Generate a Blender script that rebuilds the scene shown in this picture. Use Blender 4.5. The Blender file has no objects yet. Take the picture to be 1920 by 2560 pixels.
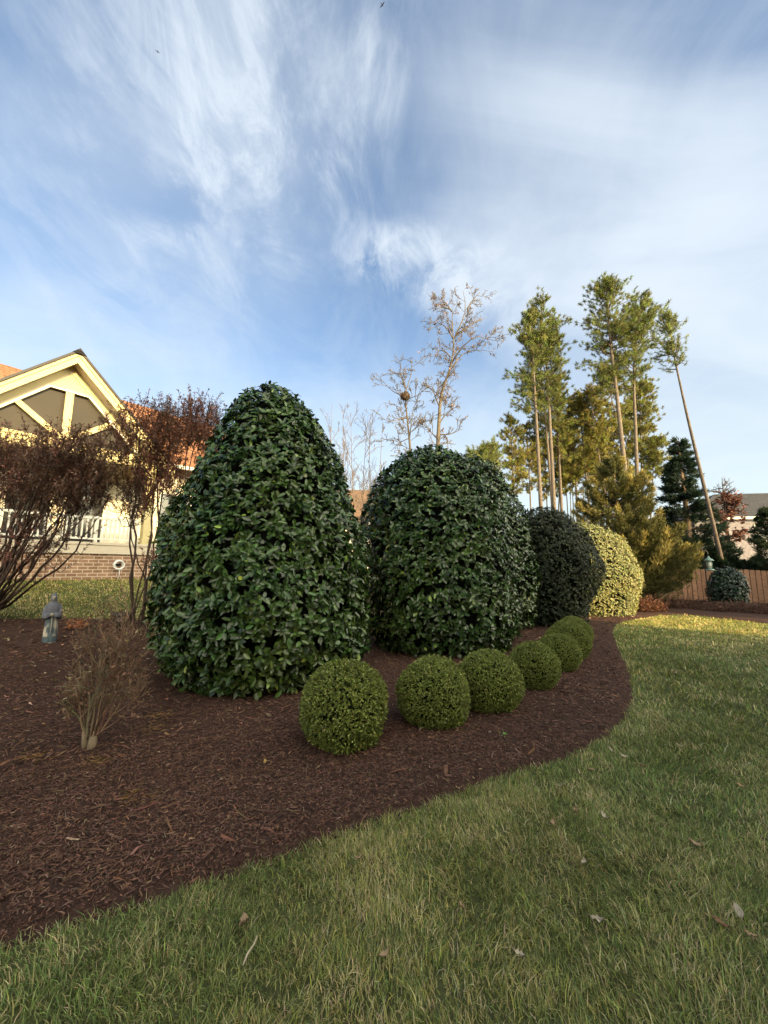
import bpy, math, random
import numpy as np
from mathutils import Vector

SC = bpy.context.scene
COL = SC.collection
R = math.radians
rng = np.random.default_rng(7)
random.seed(7)

# ------------------------------------------------------------------ camera
F = 985.0                       # focal length in pixels of the 1920 px wide photograph
CAMZ = 1.55
PITCH = math.atan(140 / F)
SP, CP = math.sin(PITCH), math.cos(PITCH)
cam = bpy.data.cameras.new('camera')
cam.sensor_fit = 'HORIZONTAL'; cam.sensor_width = 36.0
cam.lens = 36.0 * F / 1920.0
cam.clip_start = 0.05; cam.clip_end = 2000
camo = bpy.data.objects.new('camera', cam); COL.objects.link(camo)
camo.location = (0, 0, CAMZ); camo.rotation_euler = (R(90) + PITCH, 0, 0)
SC.camera = camo

# ------------------------------------------------------------------ light
SUN_EL = R(18)
SUNH = np.array([0.671, -0.741])                       # horizontal direction towards the sun
SUND = Vector((SUNH[0] * math.cos(SUN_EL), SUNH[1] * math.cos(SUN_EL), math.sin(SUN_EL)))
sl = bpy.data.lights.new('sun', 'SUN'); sl.energy = 5.0; sl.angle = R(0.5); sl.color = (1.0, 0.72, 0.34)
so = bpy.data.objects.new('sun', sl); COL.objects.link(so)
so.rotation_euler = (-SUND).to_track_quat('-Z', 'Y').to_euler(); so.location = (20, -20, 30)
SC.view_settings.view_transform = 'Standard'; SC.view_settings.look = 'None'
SC.view_settings.exposure = 1.0; SC.view_settings.gamma = 1.0
SC.view_settings.use_curve_mapping = False

def raydir(u, v):
    cx, cy = (u - 960) / F, (1280 - v) / F
    return np.array([cx, CP - SP * cy, SP + CP * cy])
VS = 1920 / 1659.0
def at(u, v, t):
    """Point seen at photo pixel (u, v) at axis depth t metres."""
    return np.array([0, 0, CAMZ]) + raydir(u, v) * t

def world():
    w = bpy.data.worlds.new('World'); SC.world = w; w.use_nodes = True
    nt = w.node_tree; N = nt.nodes; L = nt.links; N.clear()
    def val(x):
        return x
    def math_(op, a, b=None, c=None, clamp=False):
        n = N.new('ShaderNodeMath'); n.operation = op; n.use_clamp = clamp
        for i, x in enumerate((a, b, c)):
            if x is None: continue
            if isinstance(x, (int, float)): n.inputs[i].default_value = x
            else: L.new(x, n.inputs[i])
        return n.outputs[0]
    out = N.new('ShaderNodeOutputWorld'); bg = N.new('ShaderNodeBackground')
    L.new(bg.outputs[0], out.inputs[0]); bg.inputs[1].default_value = 0.08
    sky = N.new('ShaderNodeTexSky'); sky.sky_type = 'NISHITA'; sky.sun_disc = False
    sky.sun_elevation = SUN_EL
    sky.sun_rotation = math.atan2(SUNH[0], SUNH[1])
    sky.air_density = 1.0; sky.dust_density = 0.6; sky.ozone_density = 1.6
    tc = N.new('ShaderNodeTexCoord'); D = tc.outputs['Generated']
    sep = N.new('ShaderNodeSeparateXYZ'); L.new(D, sep.inputs[0])
    zz = math_('ADD', math_('MAXIMUM', sep.outputs[2], 0.0), 0.22)
    cmb = N.new('ShaderNodeCombineXYZ')
    L.new(math_('DIVIDE', sep.outputs[0], zz), cmb.inputs[0]); L.new(math_('DIVIDE', sep.outputs[1], zz), cmb.inputs[1])
    def noise(rot, scl, scale, detail, rough, dist, off=(0, 0, 0)):
        m = N.new('ShaderNodeMapping'); m.inputs['Rotation'].default_value = (0, 0, R(rot)); m.inputs['Scale'].default_value = scl
        m.inputs['Location'].default_value = off
        L.new(cmb.outputs[0], m.inputs[0])
        n = N.new('ShaderNodeTexNoise'); n.inputs['Scale'].default_value = scale; n.inputs['Detail'].default_value = detail
        n.inputs['Roughness'].default_value = rough; n.inputs['Distortion'].default_value = dist
        L.new(m.outputs[0], n.inputs['Vector']); return n.outputs['Fac']
    def ramp(x, a, b):
        n = N.new('ShaderNodeMapRange'); n.interpolation_type = 'SMOOTHSTEP'; L.new(x, n.inputs[0])
        n.inputs[1].default_value = a; n.inputs[2].default_value = b; return n.outputs[0]
    n1 = ramp(noise(14, (1.6, 0.85, 1), 3.0, 11, 0.66, 0.6), 0.38, 0.69)      # wisps
    n2 = ramp(noise(-28, (0.8, 1.5, 1), 1.5, 6, 0.55, 0.5, (3, 1, 0)), 0.30, 0.75)  # soft masses
    n3 = ramp(noise(-18, (2.2, 1.1, 1), 4.2, 9, 0.66, 0.8, (7, 2, 0)), 0.42, 0.67)  # fine filaments
    def blobs(lst):
        acc = None
        for (x, y, deg, wt) in lst:
            d = raydir(x * VS, y * VS); d = d / np.linalg.norm(d)
            vm = N.new('ShaderNodeVectorMath'); vm.operation = 'DOT_PRODUCT'; L.new(D, vm.inputs[0]); vm.inputs[1].default_value = tuple(d)
            r = math_('MULTIPLY', ramp(vm.outputs['Value'], math.cos(R(deg)), 1.0), wt)
            acc = r if acc is None else math_('ADD', acc, r)
        return acc
    wisp = blobs([(490, 280, 18, .50), (620, 110, 15, .40), (440, 90, 14, .22), (790, 175, 5, .6), (585, 365, 5, .6), (300, 520, 16, .25),
                  (700, 250, 8, .35), (450, 300, 8, .35)])
    mass = blobs([(1270, 490, 18, .66), (1480, 640, 20, .6), (1120, 400, 15, .34), (1150, 180, 13, .26), (1600, 560, 16, .45),
                  (600, 560, 12, .15), (160, 400, 12, .12), (120, 750, 9, .32), (420, 770, 9, .26), (1020, 560, 9, .3)])
    streak = blobs([(770, 535, 4.5, .42), (830, 555, 4.5, .55), (890, 565, 5.5, .55), (950, 590, 6, .5), (1010, 620, 6, .45), (1080, 640, 7, .35)])
    low = ramp(sep.outputs[2], 0.58, 0.05)
    m1 = math_('MULTIPLY', wisp, math_('ADD', math_('MULTIPLY', n1, math_('ADD', math_('MULTIPLY', n3, 0.75), 0.30)), 0.12))
    m2 = math_('MULTIPLY', mass, math_('ADD', math_('MULTIPLY', n2, 0.7), 0.38))
    m3 = math_('MULTIPLY', streak, math_('ADD', math_('MULTIPLY', n3, 0.8), math_('MULTIPLY', n1, 0.5)))
    m4 = math_('ADD', math_('MULTIPLY', low, math_('ADD', math_('MULTIPLY', n2, 0.35), 1.0)), math_('MULTIPLY', n2, 0.12))
    m4 = math_('ADD', m4, math_('ADD', math_('MULTIPLY', n1, 0.14), 0.06))
    tot = math_('ADD', math_('ADD', m1, m2), math_('ADD', m3, m4))
    msk = math_('MULTIPLY', math_('SUBTRACT', 1.0, math_('POWER', 2.718, math_('MULTIPLY', tot, -1.25))), 1.0, None, True)
    lc = N.new('ShaderNodeMix'); lc.data_type = 'RGBA'; L.new(low, lc.inputs[0])
    lc.inputs[6].default_value = (5.6, 6.2, 6.8, 1); lc.inputs[7].default_value = (5.7, 6.25, 6.15, 1)
    sk = N.new('ShaderNodeMix'); sk.data_type = 'RGBA'; sk.blend_type = 'MULTIPLY'; sk.inputs[0].default_value = 1
    L.new(sky.outputs[0], sk.inputs[6]); sk.inputs[7].default_value = (1.30, 1.50, 1.62, 1)
    mx = N.new('ShaderNodeMix'); mx.data_type = 'RGBA'; L.new(msk, mx.inputs[0])
    # thin cloud scatters forwards; its warm sunward glow is boosted as added fill light
    sd = N.new('ShaderNodeVectorMath'); sd.operation = 'DOT_PRODUCT'; L.new(D, sd.inputs[0]); sd.inputs[1].default_value = tuple(SUND)
    fwd = ramp(sd.outputs['Value'], 0.22, 0.95)
    gl = N.new('ShaderNodeMix'); gl.data_type = 'RGBA'; gl.clamp_factor = False; L.new(fwd, gl.inputs[0])
    gl.inputs[6].default_value = (1, 1, 1, 1); gl.inputs[7].default_value = (20.0, 16.0, 10.2, 1)
    lg = N.new('ShaderNodeMix'); lg.data_type = 'RGBA'; lg.blend_type = 'MULTIPLY'; lg.inputs[0].default_value = 1
    L.new(lc.outputs[2], lg.inputs[6]); L.new(gl.outputs[2], lg.inputs[7])
    behind = math_('MULTIPLY', fwd, 0.75)
    msk = math_('ADD', msk, behind, None, True)
    L.new(sk.outputs[2], mx.inputs[6]); L.new(lg.outputs[2], mx.inputs[7])
    L.new(mx.outputs[2], bg.inputs[0])
world()
SC.cycles.max_bounces = 6; SC.cycles.diffuse_bounces = 3; SC.cycles.glossy_bounces = 2
SC.cycles.transparent_max_bounces = 4; SC.cycles.use_denoising = True

# ------------------------------------------------------------------ terrain
_q = np.array([-100, 4.0, 5.2, 6.6, 8.2, 10.2, 11.6, 13.2, 15, 18, 400.]); _h = np.array([0, 0, .04, .15, .32, .52, .85, 1.27, 1.45, 1.5, 1.5])
def hgt(x, y):
    return np.interp(-0.8 * np.asarray(x) + 0.6 * np.asarray(y), _q, _h)
def ground(u, v):
    d = raydir(u, v)
    for t in np.arange(0.8, 60, 0.01):
        p = np.array([0, 0, CAMZ]) + d * t
        if p[2] <= hgt(p[0], p[1]): return p
    return p
def gv(x, y): return ground(x * VS, y * VS)

def lattice(x, y, seed=0):
    xi = np.floor(x).astype(np.int64); yi = np.floor(y).astype(np.int64); fx = x - xi; fy = y - yi
    fx = fx * fx * (3 - 2 * fx); fy = fy * fy * (3 - 2 * fy)
    def hsh(a, b):
        n = (a * 374761393 + b * 668265263 + seed * 974634777) & 0xffffffff
        n = ((n ^ (n >> 13)) * 1274126177) & 0xffffffff
        return ((n ^ (n >> 16)) & 0xffff) / 65535.0
    return (hsh(xi, yi) * (1 - fx) + hsh(xi + 1, yi) * fx) * (1 - fy) + (hsh(xi, yi + 1) * (1 - fx) + hsh(xi + 1, yi + 1) * fx) * fy
def fbm(x, y, seed=0, o=3):
    s = 0; a = .5
    for i in range(o):
        s = s + a * lattice(x * 2**i, y * 2**i, seed + i); a *= .5
    return s / (1 - .5**o)

# ------------------------------------------------------------------ mesh helpers
class MB:
    def __init__(s): s.v = []; s.t = []; s.q = []; s.c = []; s.n = 0
    def add(s, v, tris=None, quads=None, col=(.5, .5, .5)):
        v = np.asarray(v, float).reshape(-1, 3)
        s.v.append(v)
        if tris is not None and len(tris): s.t.append(np.asarray(tris, np.int64) + s.n)
        if quads is not None and len(quads): s.q.append(np.asarray(quads, np.int64) + s.n)
        c = np.asarray(col, float)
        if c.ndim == 1: c = np.broadcast_to(c, v.shape)
        s.c.append(c); s.n += len(v)
    def box(s, x0, x1, y0, y1, z0, z1, col=(.5, .5, .5)):
        v = [(x, y, z) for z in (z0, z1) for y in (y0, y1) for x in (x0, x1)]
        s.add(v, quads=[(0, 2, 3, 1), (4, 5, 7, 6), (0, 1, 5, 4), (2, 6, 7, 3), (0, 4, 6, 2), (1, 3, 7, 5)], col=col)
    def prism(s, poly, y0, y1, col=(.5, .5, .5), axis='y'):
        n = len(poly)
        if axis == 'y': a = [(p[0], y0, p[1]) for p in poly] + [(p[0], y1, p[1]) for p in poly]
        elif axis == 'x': a = [(y0, p[0], p[1]) for p in poly] + [(y1, p[0], p[1]) for p in poly]
        else: a = [(p[0], p[1], y0) for p in poly] + [(p[0], p[1], y1) for p in poly]
        tr = [(0, i, i + 1) for i in range(1, n - 1)] + [(n, n + i + 1, n + i) for i in range(1, n - 1)]
        s.add(a, tris=tr, quads=[(i, (i + 1) % n, n + (i + 1) % n, n + i) for i in range(n)], col=col)
    def tube(s, pts, rad, n=6, col=(.5, .5, .5), cap=True):
        pts = np.asarray(pts, float); m = len(pts); rad = np.broadcast_to(np.asarray(rad, float), (m,))
        tg = np.gradient(pts, axis=0); tg /= np.linalg.norm(tg, axis=1, keepdims=True) + 1e-9
        ref = np.eye(3)[np.argmin(np.abs(tg).mean(axis=0))]
        u = np.cross(tg, ref); u /= np.linalg.norm(u, axis=1, keepdims=True) + 1e-9
        w = np.cross(tg, u)
        a = np.arange(n) * 2 * math.pi / n
        ring = pts[:, None, :] + rad[:, None, None] * (np.cos(a)[None, :, None] * u[:, None, :] + np.sin(a)[None, :, None] * w[:, None, :])
        i = np.arange(m - 1)[:, None] * n; j = np.arange(n)[None, :]; k = (j + 1) % n
        q = np.stack([i + j, i + k, i + n + k, i + n + j], -1).reshape(-1, 4)
        vv = ring.reshape(-1, 3); tr = None
        if cap:
            vv = np.vstack([vv, pts[0], pts[-1]]); b = m * n
            tr = [(b, (x + 1) % n, x) for x in range(n)] + [(b + 1, (m - 1) * n + x, (m - 1) * n + (x + 1) % n) for x in range(n)]
        c = np.asarray(col, float)
        if c.ndim == 2:
            c = np.repeat(c, n, axis=0)
            if cap: c = np.vstack([c, c[:1], c[-1:]])
        s.add(vv, tris=tr, quads=q, col=c)
    def lathe(s, prof, n=24, c=(0, 0, 0), col=(.5, .5, .5), sx=1, sy=1):
        prof = np.asarray(prof, float); m = len(prof); a = np.arange(n) * 2 * math.pi / n
        v = np.stack([c[0] + sx * prof[:, 0:1] * np.cos(a), c[1] + sy * prof[:, 0:1] * np.sin(a), c[2] + prof[:, 1:2] + 0 * a], -1).reshape(-1, 3)
        i = np.arange(m - 1)[:, None] * n; j = np.arange(n)[None, :]; k = (j + 1) % n
        s.add(v, quads=np.stack([i + j, i + k, i + n + k, i + n + j], -1).reshape(-1, 4), col=col)
    def mesh(s, name, smooth=True):
        me = bpy.data.meshes.new(name)
        v = np.concatenate(s.v); c = np.concatenate(s.c)
        t = np.concatenate(s.t) if s.t else np.zeros((0, 3), np.int64)
        q = np.concatenate(s.q) if s.q else np.zeros((0, 4), np.int64)
        me.vertices.add(len(v)); me.vertices.foreach_set('co', v.astype(np.float32).ravel())
        nl = 3 * len(t) + 4 * len(q)
        me.loops.add(nl); me.loops.foreach_set('vertex_index', np.concatenate([t.ravel(), q.ravel()]).astype(np.int32))
        me.polygons.add(len(t) + len(q))
        st = np.concatenate([np.arange(len(t)) * 3, 3 * len(t) + np.arange(len(q)) * 4]).astype(np.int32)
        me.polygons.foreach_set('loop_start', st)
        me.update(calc_edges=True)
        me.polygons.foreach_set('use_smooth', np.full(len(t) + len(q), smooth))
        a = me.attributes.new('Col', 'FLOAT_COLOR', 'POINT')
        a.data.foreach_set('color', np.hstack([c, np.ones((len(c), 1))]).astype(np.float32).ravel())
        return me
    def build(s, name, m, parent=None, smooth=True):
        me = s.mesh(name, smooth); me.materials.append(m)
        o = bpy.data.objects.new(name, me); COL.objects.link(o)
        if parent is not None: o.parent = parent
        return o

def tag(o, label, cat, group=None):
    o['label'] = label; o['category'] = cat
    if group: o['group'] = group
    return o
def kind(o, k): o['kind'] = k; return o
def thing(name, label, cat, loc=(0, 0, 0), rz=0, group=None):
    o = bpy.data.objects.new(name, None); COL.objects.link(o); o.empty_display_size = .2
    o.location = tuple(loc); o.rotation_euler = (0, 0, rz)
    return tag(o, label, cat, group)
def dup(root, loc, rz, label, group=None, scale=1):
    r = root.copy(); COL.objects.link(r); r.location = tuple(loc); r.rotation_euler = (0, 0, rz); r.scale = (scale,) * 3; r['label'] = label
    if group: r['group'] = group
    for ch in list(root.children):
        c = ch.copy(); COL.objects.link(c); c.parent = r
        for g in list(ch.children):
            d = g.copy(); COL.objects.link(d); d.parent = c
    return r

# ------------------------------------------------------------------ materials
def mat(name, base=None, rough=.6, spec=.4, nscale=0, namt=.3, bump=0, bscale=30, trans=0, fine=None):
    """Principled; colour from the mesh's own colour attribute (base None) or a fixed colour, broken up by noise."""
    m = bpy.data.materials.new(name); m.use_nodes = True
    nt = m.node_tree; N = nt.nodes; L = nt.links; b = N['Principled BSDF']
    b.inputs['Roughness'].default_value = rough; b.inputs['Specular IOR Level'].default_value = spec
    if base is None:
        a = N.new('ShaderNodeAttribute'); a.attribute_name = 'Col'; src = a.outputs['Color']
    else:
        a = N.new('ShaderNodeRGB'); a.outputs[0].default_value = (*base, 1); src = a.outputs[0]
    tc = N.new('ShaderNodeTexCoord')
    if nscale:
        n = N.new('ShaderNodeTexNoise'); n.inputs['Scale'].default_value = nscale; n.inputs['Detail'].default_value = 6; n.inputs['Roughness'].default_value = .65
        L.new(tc.outputs['Object'], n.inputs['Vector'])
        mr = N.new('ShaderNodeMapRange'); L.new(n.outputs['Fac'], mr.inputs[0]); mr.inputs[1].default_value = .25; mr.inputs[2].default_value = .75
        mr.inputs[3].default_value = 1 - namt; mr.inputs[4].default_value = 1 + namt
        mm = N.new('ShaderNodeMix'); mm.data_type = 'RGBA'; mm.blend_type = 'MULTIPLY'; mm.inputs[0].default_value = 1
        L.new(src, mm.inputs[6]); L.new(mr.outputs[0], mm.inputs[7]); src = mm.outputs[2]
    L.new(src, b.inputs['Base Color'])
    if bump:
        n2 = N.new('ShaderNodeTexNoise'); n2.inputs['Scale'].default_value = bscale; n2.inputs['Detail'].default_value = 8; n2.inputs['Roughness'].default_value = .7
        mp = N.new('ShaderNodeMapping'); L.new(tc.outputs['Object'], mp.inputs[0])
        if fine: mp.inputs['Scale'].default_value = fine
        L.new(mp.outputs[0], n2.inputs['Vector'])
        bp = N.new('ShaderNodeBump'); bp.inputs['Strength'].default_value = bump; bp.inputs['Distance'].default_value = .03
        L.new(n2.outputs['Fac'], bp.inputs['Height']); L.new(bp.outputs[0], b.inputs['Normal'])
    if trans:
        t = N.new('ShaderNodeBsdfTranslucent'); L.new(src, t.inputs['Color'])
        ms = N.new('ShaderNodeMixShader'); ms.inputs[0].default_value = trans
        L.new(b.outputs[0], ms.inputs[1]); L.new(t.outputs[0], ms.inputs[2]); L.new(ms.outputs[0], N['Material Output'].inputs[0])
    return m

M = {}
M['laurel'] = mat('glossy_leaf', None, .27, .5, 3, .25, trans=.05)
M['leaf'] = mat('leaf', None, .5, .4, 2, .2, trans=.15)
M['dryleaf'] = mat('dry_leaf', None, .75, .2, 6, .25, trans=.15)
M['needle'] = mat('needles', None, .6, .3, 0, trans=.2)
M['grass'] = mat('grass_blade', None, .55, .3, 0, trans=.25)
M['bark'] = mat('bark', None, .9, .15, 6, .4, .6, 14, fine=(1, 1, .25))
M['twig'] = mat('twig', None, .8, .2, 12, .35)
M['core'] = mat('shade_core', (.007, .008, .005), .95, .05, 9, .5)  # near-black: shade inside the shrub put into the colour
M['ballcore'] = mat('ball_shade_core', (.012, .016, .006), .95, .05, 30, .6)  # near-black green standing in for shade between the ball's leaves
M['mulch'] = mat('mulch', (.070, .040, .031), .95, .12, 22, .5, .9, 45)
M['chip'] = mat('wood_chip', None, .85, .2, 30, .3)
M['soil'] = mat('lawn_soil', (.095, .105, .042), .95, .1, 5, .5, .8, 60)
M['cream'] = mat('cream_paint', (.52, .44, .23), .55, .35, 3, .05)
M['beige'] = mat('beige_board', (.54, .47, .37), .6, .3, 3, .06)
M['white'] = mat('white_paint', (.64, .61, .54), .5, .4, 4, .04)
M['soffit'] = mat('soffit_paint', (.50, .42, .32), .7, .2, 3, .1)
M['screen'] = mat('taupe_screen', (.024, .018, .010), .5, .3, 1.2, .25)
M['glass'] = mat('dark_glass', (.03, .032, .035), .08, .6)
M['metal_green'] = mat('verdigris_metal', (.16, .27, .24), .5, .5, 20, .35)
M['lamp_glass'] = mat('frosted_glass', (.55, .58, .52), .2, .6)
M['iron'] = mat('black_iron', (.02, .02, .02), .5, .4)
M['plastic'] = mat('black_plastic', (.015, .015, .017), .45, .5)
M['hose'] = mat('white_hose', (.75, .76, .76), .4, .5)
M['wood'] = mat('cedar_board', None, .8, .2, 9, .35, .5, 12, fine=(3, 3, .3))
M['statue'] = mat('weathered_stone', None, .8, .25, 14, .3, .4, 40)
M['feather'] = mat('dark_feathers', (.02, .02, .022), .8, .2)

def grid_mat(name, c1, c2, mortar, sx, sy, msize, rough, coords, bump=.4, fac=.5):
    """Courses of bricks or shingles, laid in the object's own coordinates."""
    m = bpy.data.materials.new(name); m.use_nodes = True
    nt = m.node_tree; N = nt.nodes; L = nt.links; b = N['Principled BSDF']; b.inputs['Roughness'].default_value = rough
    b.inputs['Specular IOR Level'].default_value = .25
    tc = N.new('ShaderNodeTexCoord'); sep = N.new('ShaderNodeSeparateXYZ'); L.new(tc.outputs['Object'], sep.inputs[0])
    cb = N.new('ShaderNodeCombineXYZ')
    L.new(sep.outputs[coords[0]], cb.inputs[0]); L.new(sep.outputs[coords[1]], cb.inputs[1])
    br = N.new('ShaderNodeTexBrick'); L.new(cb.outputs[0], br.inputs['Vector'])
    br.inputs['Color1'].default_value = (*c1, 1); br.inputs['Color2'].default_value = (*c2, 1); br.inputs['Mortar'].default_value = (*mortar, 1)
    br.inputs['Scale'].default_value = 1; br.inputs['Brick Width'].default_value = sx; br.inputs['Row Height'].default_value = sy
    br.inputs['Mortar Size'].default_value = msize; br.inputs['Bias'].default_value = 0
    n = N.new('ShaderNodeTexNoise'); n.inputs['Scale'].default_value = 4; n.inputs['Detail'].default_value = 8; L.new(tc.outputs['Object'], n.inputs['Vector'])
    mr = N.new('ShaderNodeMapRange'); L.new(n.outputs['Fac'], mr.inputs[0]); mr.inputs[1].default_value = .3; mr.inputs[2].default_value = .7
    mr.inputs[3].default_value = .75; mr.inputs[4].default_value = 1.25
    mm = N.new('ShaderNodeMix'); mm.data_type = 'RGBA'; mm.blend_type = 'MULTIPLY'; mm.inputs[0].default_value = 1
    L.new(br.outputs['Color'], mm.inputs[6]); L.new(mr.outputs[0], mm.inputs[7]); L.new(mm.outputs[2], b.inputs['Base Color'])
    bp = N.new('ShaderNodeBump'); bp.inputs['Strength'].default_value = bump; bp.inputs['Distance'].default_value = .01; bp.invert = True
    L.new(br.outputs['Fac'], bp.inputs['Height']); L.new(bp.outputs[0], b.inputs['Normal'])
    return m
M['brick'] = grid_mat('brick_courses', (.24, .13, .085), (.33, .20, .13), (.52, .43, .33), .235, .094, .011, .85, (0, 2))
M['shingle'] = grid_mat('orange_brown_shingles', (.27, .125, .065), (.21, .10, .055), (.12, .05, .03), .34, .14, .012, .9, (0, 2))
M['shingle_grey'] = grid_mat('grey_shingles', (.036, .036, .042), (.050, .049, .055), (.02, .02, .022), .4, .16, .014, .9, (0, 2))
M['siding'] = grid_mat('cream_siding', (.62, .56, .44), (.60, .54, .42), (.35, .31, .24), 8, .14, .008, .6, (0, 2))
M['shingle_brown'] = grid_mat('brown_shingles', (.17, .11, .075), (.13, .085, .06), (.07, .045, .03), .34, .14, .012, .9, (0, 2))
M['brick_far'] = grid_mat('pinkish_brick', (.17, .15, .165), (.20, .175, .19), (.22, .205, .21), .3, .1, .012, .8, (0, 2))

# ------------------------------------------------------------------ leaves and twigs
TPL = {}
TPL['laurel'] = (np.array([[0, 0, 0], [.28, .46, .05], [.30, 0, -.03], [.28, -.46, .05], [.70, .47, .0], [.70, 0, -.08], [.70, -.47, .0], [1, 0, -.13]]),
                 [(0, 2, 1), (0, 3, 2), (1, 2, 5), (1, 5, 4), (2, 3, 6), (2, 6, 5), (4, 5, 7), (5, 6, 7)], np.array([1.3, 1, 1.45, 1, 1, 1.4, 1, 1.1]))
TPL['diamond'] = (np.array([[0, 0, 0], [.45, .5, .1], [1, 0, 0], [.45, -.5, .1]]), [(0, 2, 1), (0, 3, 2)], np.array([1, 1, 1, 1.]))
TPL['needle'] = (np.array([[0, .5, 0], [0, -.5, 0], [1, 0, -.08]]), [(0, 1, 2)], np.array([1, 1, 1.]))
def unit(a): return a / (np.linalg.norm(a, axis=-1, keepdims=True) + 1e-9)
def leaves(mb, pos, ax, nr, ln, wd, col, tpl):
    T, tr, fc = TPL[tpl]; n = len(pos)
    ax = unit(ax); sd = unit(np.cross(nr, ax)); up = np.cross(ax, sd)
    ln = np.broadcast_to(ln, (n,)); wd = np.broadcast_to(wd, (n,))
    v = pos[:, None, :] + T[None, :, 0:1] * ln[:, None, None] * ax[:, None, :] + T[None, :, 1:2] * wd[:, None, None] * sd[:, None, :] + T[None, :, 2:3] * ln[:, None, None] * up[:, None, :]
    tris = (np.asarray(tr)[None] + (np.arange(n) * len(T))[:, None, None]).reshape(-1, 3)
    c = np.broadcast_to(np.asarray(col, float), (n, 3))[:, None, :] * fc[None, :, None]
    mb.add(v.reshape(-1, 3), tris=tris, col=c.reshape(-1, 3))
def rvec(n, r=rng): return unit(r.normal(size=(n, 3)))
def vary(base, n, amt=.25, r=rng):
    b = np.asarray(base, float)
    return b[None] * (1 + amt * r.normal(size=(n, 1))).clip(.4, 1.9) * (1 + .08 * r.normal(size=(n, 3))).clip(.6, 1.5)

# ------------------------------------------------------------------ planting bed outline
front = [(-13, 0.35), (-9, .30), (-5, .55), (-3, 1.12)]
for (x, y) in [(0, 2057), (150, 2010), (400, 1930), (590, 1866), (720, 1811), (840, 1772), (1000, 1716), (1130, 1668)]:
    p = gv(x, y); front.append((p[0], p[1]))
for (u, v) in [(1425, 1900), (1512, 1845), (1565, 1799), (1582, 1751), (1573, 1683), (1546, 1626), (1532, 1582), (1541, 1563), (1570, 1554), (1605, 1547), (1650, 1540), (1700, 1537), (1745, 1540), (1839, 1551), (1920, 1562)]:
    p = ground(u, v); front.append((p[0], p[1]))
front += [(13, 10.9), (17, 12), (24, 14), (24, 21), (14, 24), (6, 23), (2, 16), (-1, 11.5)]
for (u, v) in [(420, 1552), (300, 1551), (150, 1550), (0, 1549)]:
    p = ground(u, v); front.append((p[0], p[1]))
front += [(-13, 8.4)]
BED = np.array(front)
def bed_sd(x, y):
    """Signed distance to the bed outline, positive inside."""
    P = np.stack([x, y], -1).reshape(-1, 2); A = BED; B = np.roll(BED, -1, 0)
    out = np.empty(len(P))
    for s in range(0, len(P), 40000):
        p = P[s:s + 40000, None, :]; e = (B - A)[None]; w = p - A[None]
        k = np.clip((w * e).sum(-1) / (e * e).sum(-1), 0, 1)
        d = np.sqrt(((w - k[..., None] * e)**2).sum(-1)).min(1)
        c = (A[None, :, 1] > p[..., 1]) != (B[None, :, 1] > p[..., 1])
        xi = A[None, :, 0] + (p[..., 1] - A[None, :, 1]) / np.where(np.abs(e[..., 1]) < 1e-9, 1e-9, e[..., 1]) * e[..., 0]
        ins = ((c & (p[..., 0] < xi)).sum(1) % 2) == 1
        out[s:s + 40000] = np.where(ins, d, -d)
    return out.reshape(np.shape(x))

def sheet(xs, ys, zf):
    X, Y = np.meshgrid(xs, ys); Z = zf(X, Y); n = len(xs); m = len(ys)
    i = np.arange(m - 1)[:, None] * n; j = np.arange(n - 1)[None, :]
    b = MB(); b.add(np.stack([X, Y, Z], -1).reshape(-1, 3), quads=np.stack([i + j, i + j + 1, i + n + j + 1, i + n + j], -1).reshape(-1, 4), col=(.1, .1, .1))
    return b
xs = np.concatenate([[-500, -250, -120, -70, -40], np.arange(-28, 30, .5), [40, 70, 120, 250, 500]])
ys = np.concatenate([[-300, -120, -60, -30], np.arange(-14, 44, .5), [60, 100, 200, 400, 700]])
kind(sheet(xs, ys, lambda X, Y: hgt(X, Y) + .012 * fbm(X * 1.3, Y * 1.3, 3)).build('ground', M['soil']), 'structure')
def mulch_z(X, Y):
    sd = bed_sd(X, Y)
    return hgt(X, Y) + np.clip(sd * .45, -.10, .035) + .012 + .05 * (fbm(X * 1.1, Y * 1.1, 11) - .5) * np.clip(sd * 2, 0, 1) + .018 * (fbm(X * 9, Y * 9, 5, 2) - .5)
xs = np.concatenate([np.arange(-13.5, -4.5, .25), np.arange(-4.5, 4.5, .05), np.arange(4.5, 24.5, .25)])
ys = np.concatenate([np.arange(0, 8.5, .05), np.arange(8.5, 24.5, .25)])
kind(sheet(xs, ys, mulch_z).build('mulch_bed', M['mulch']), 'structure')

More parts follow.
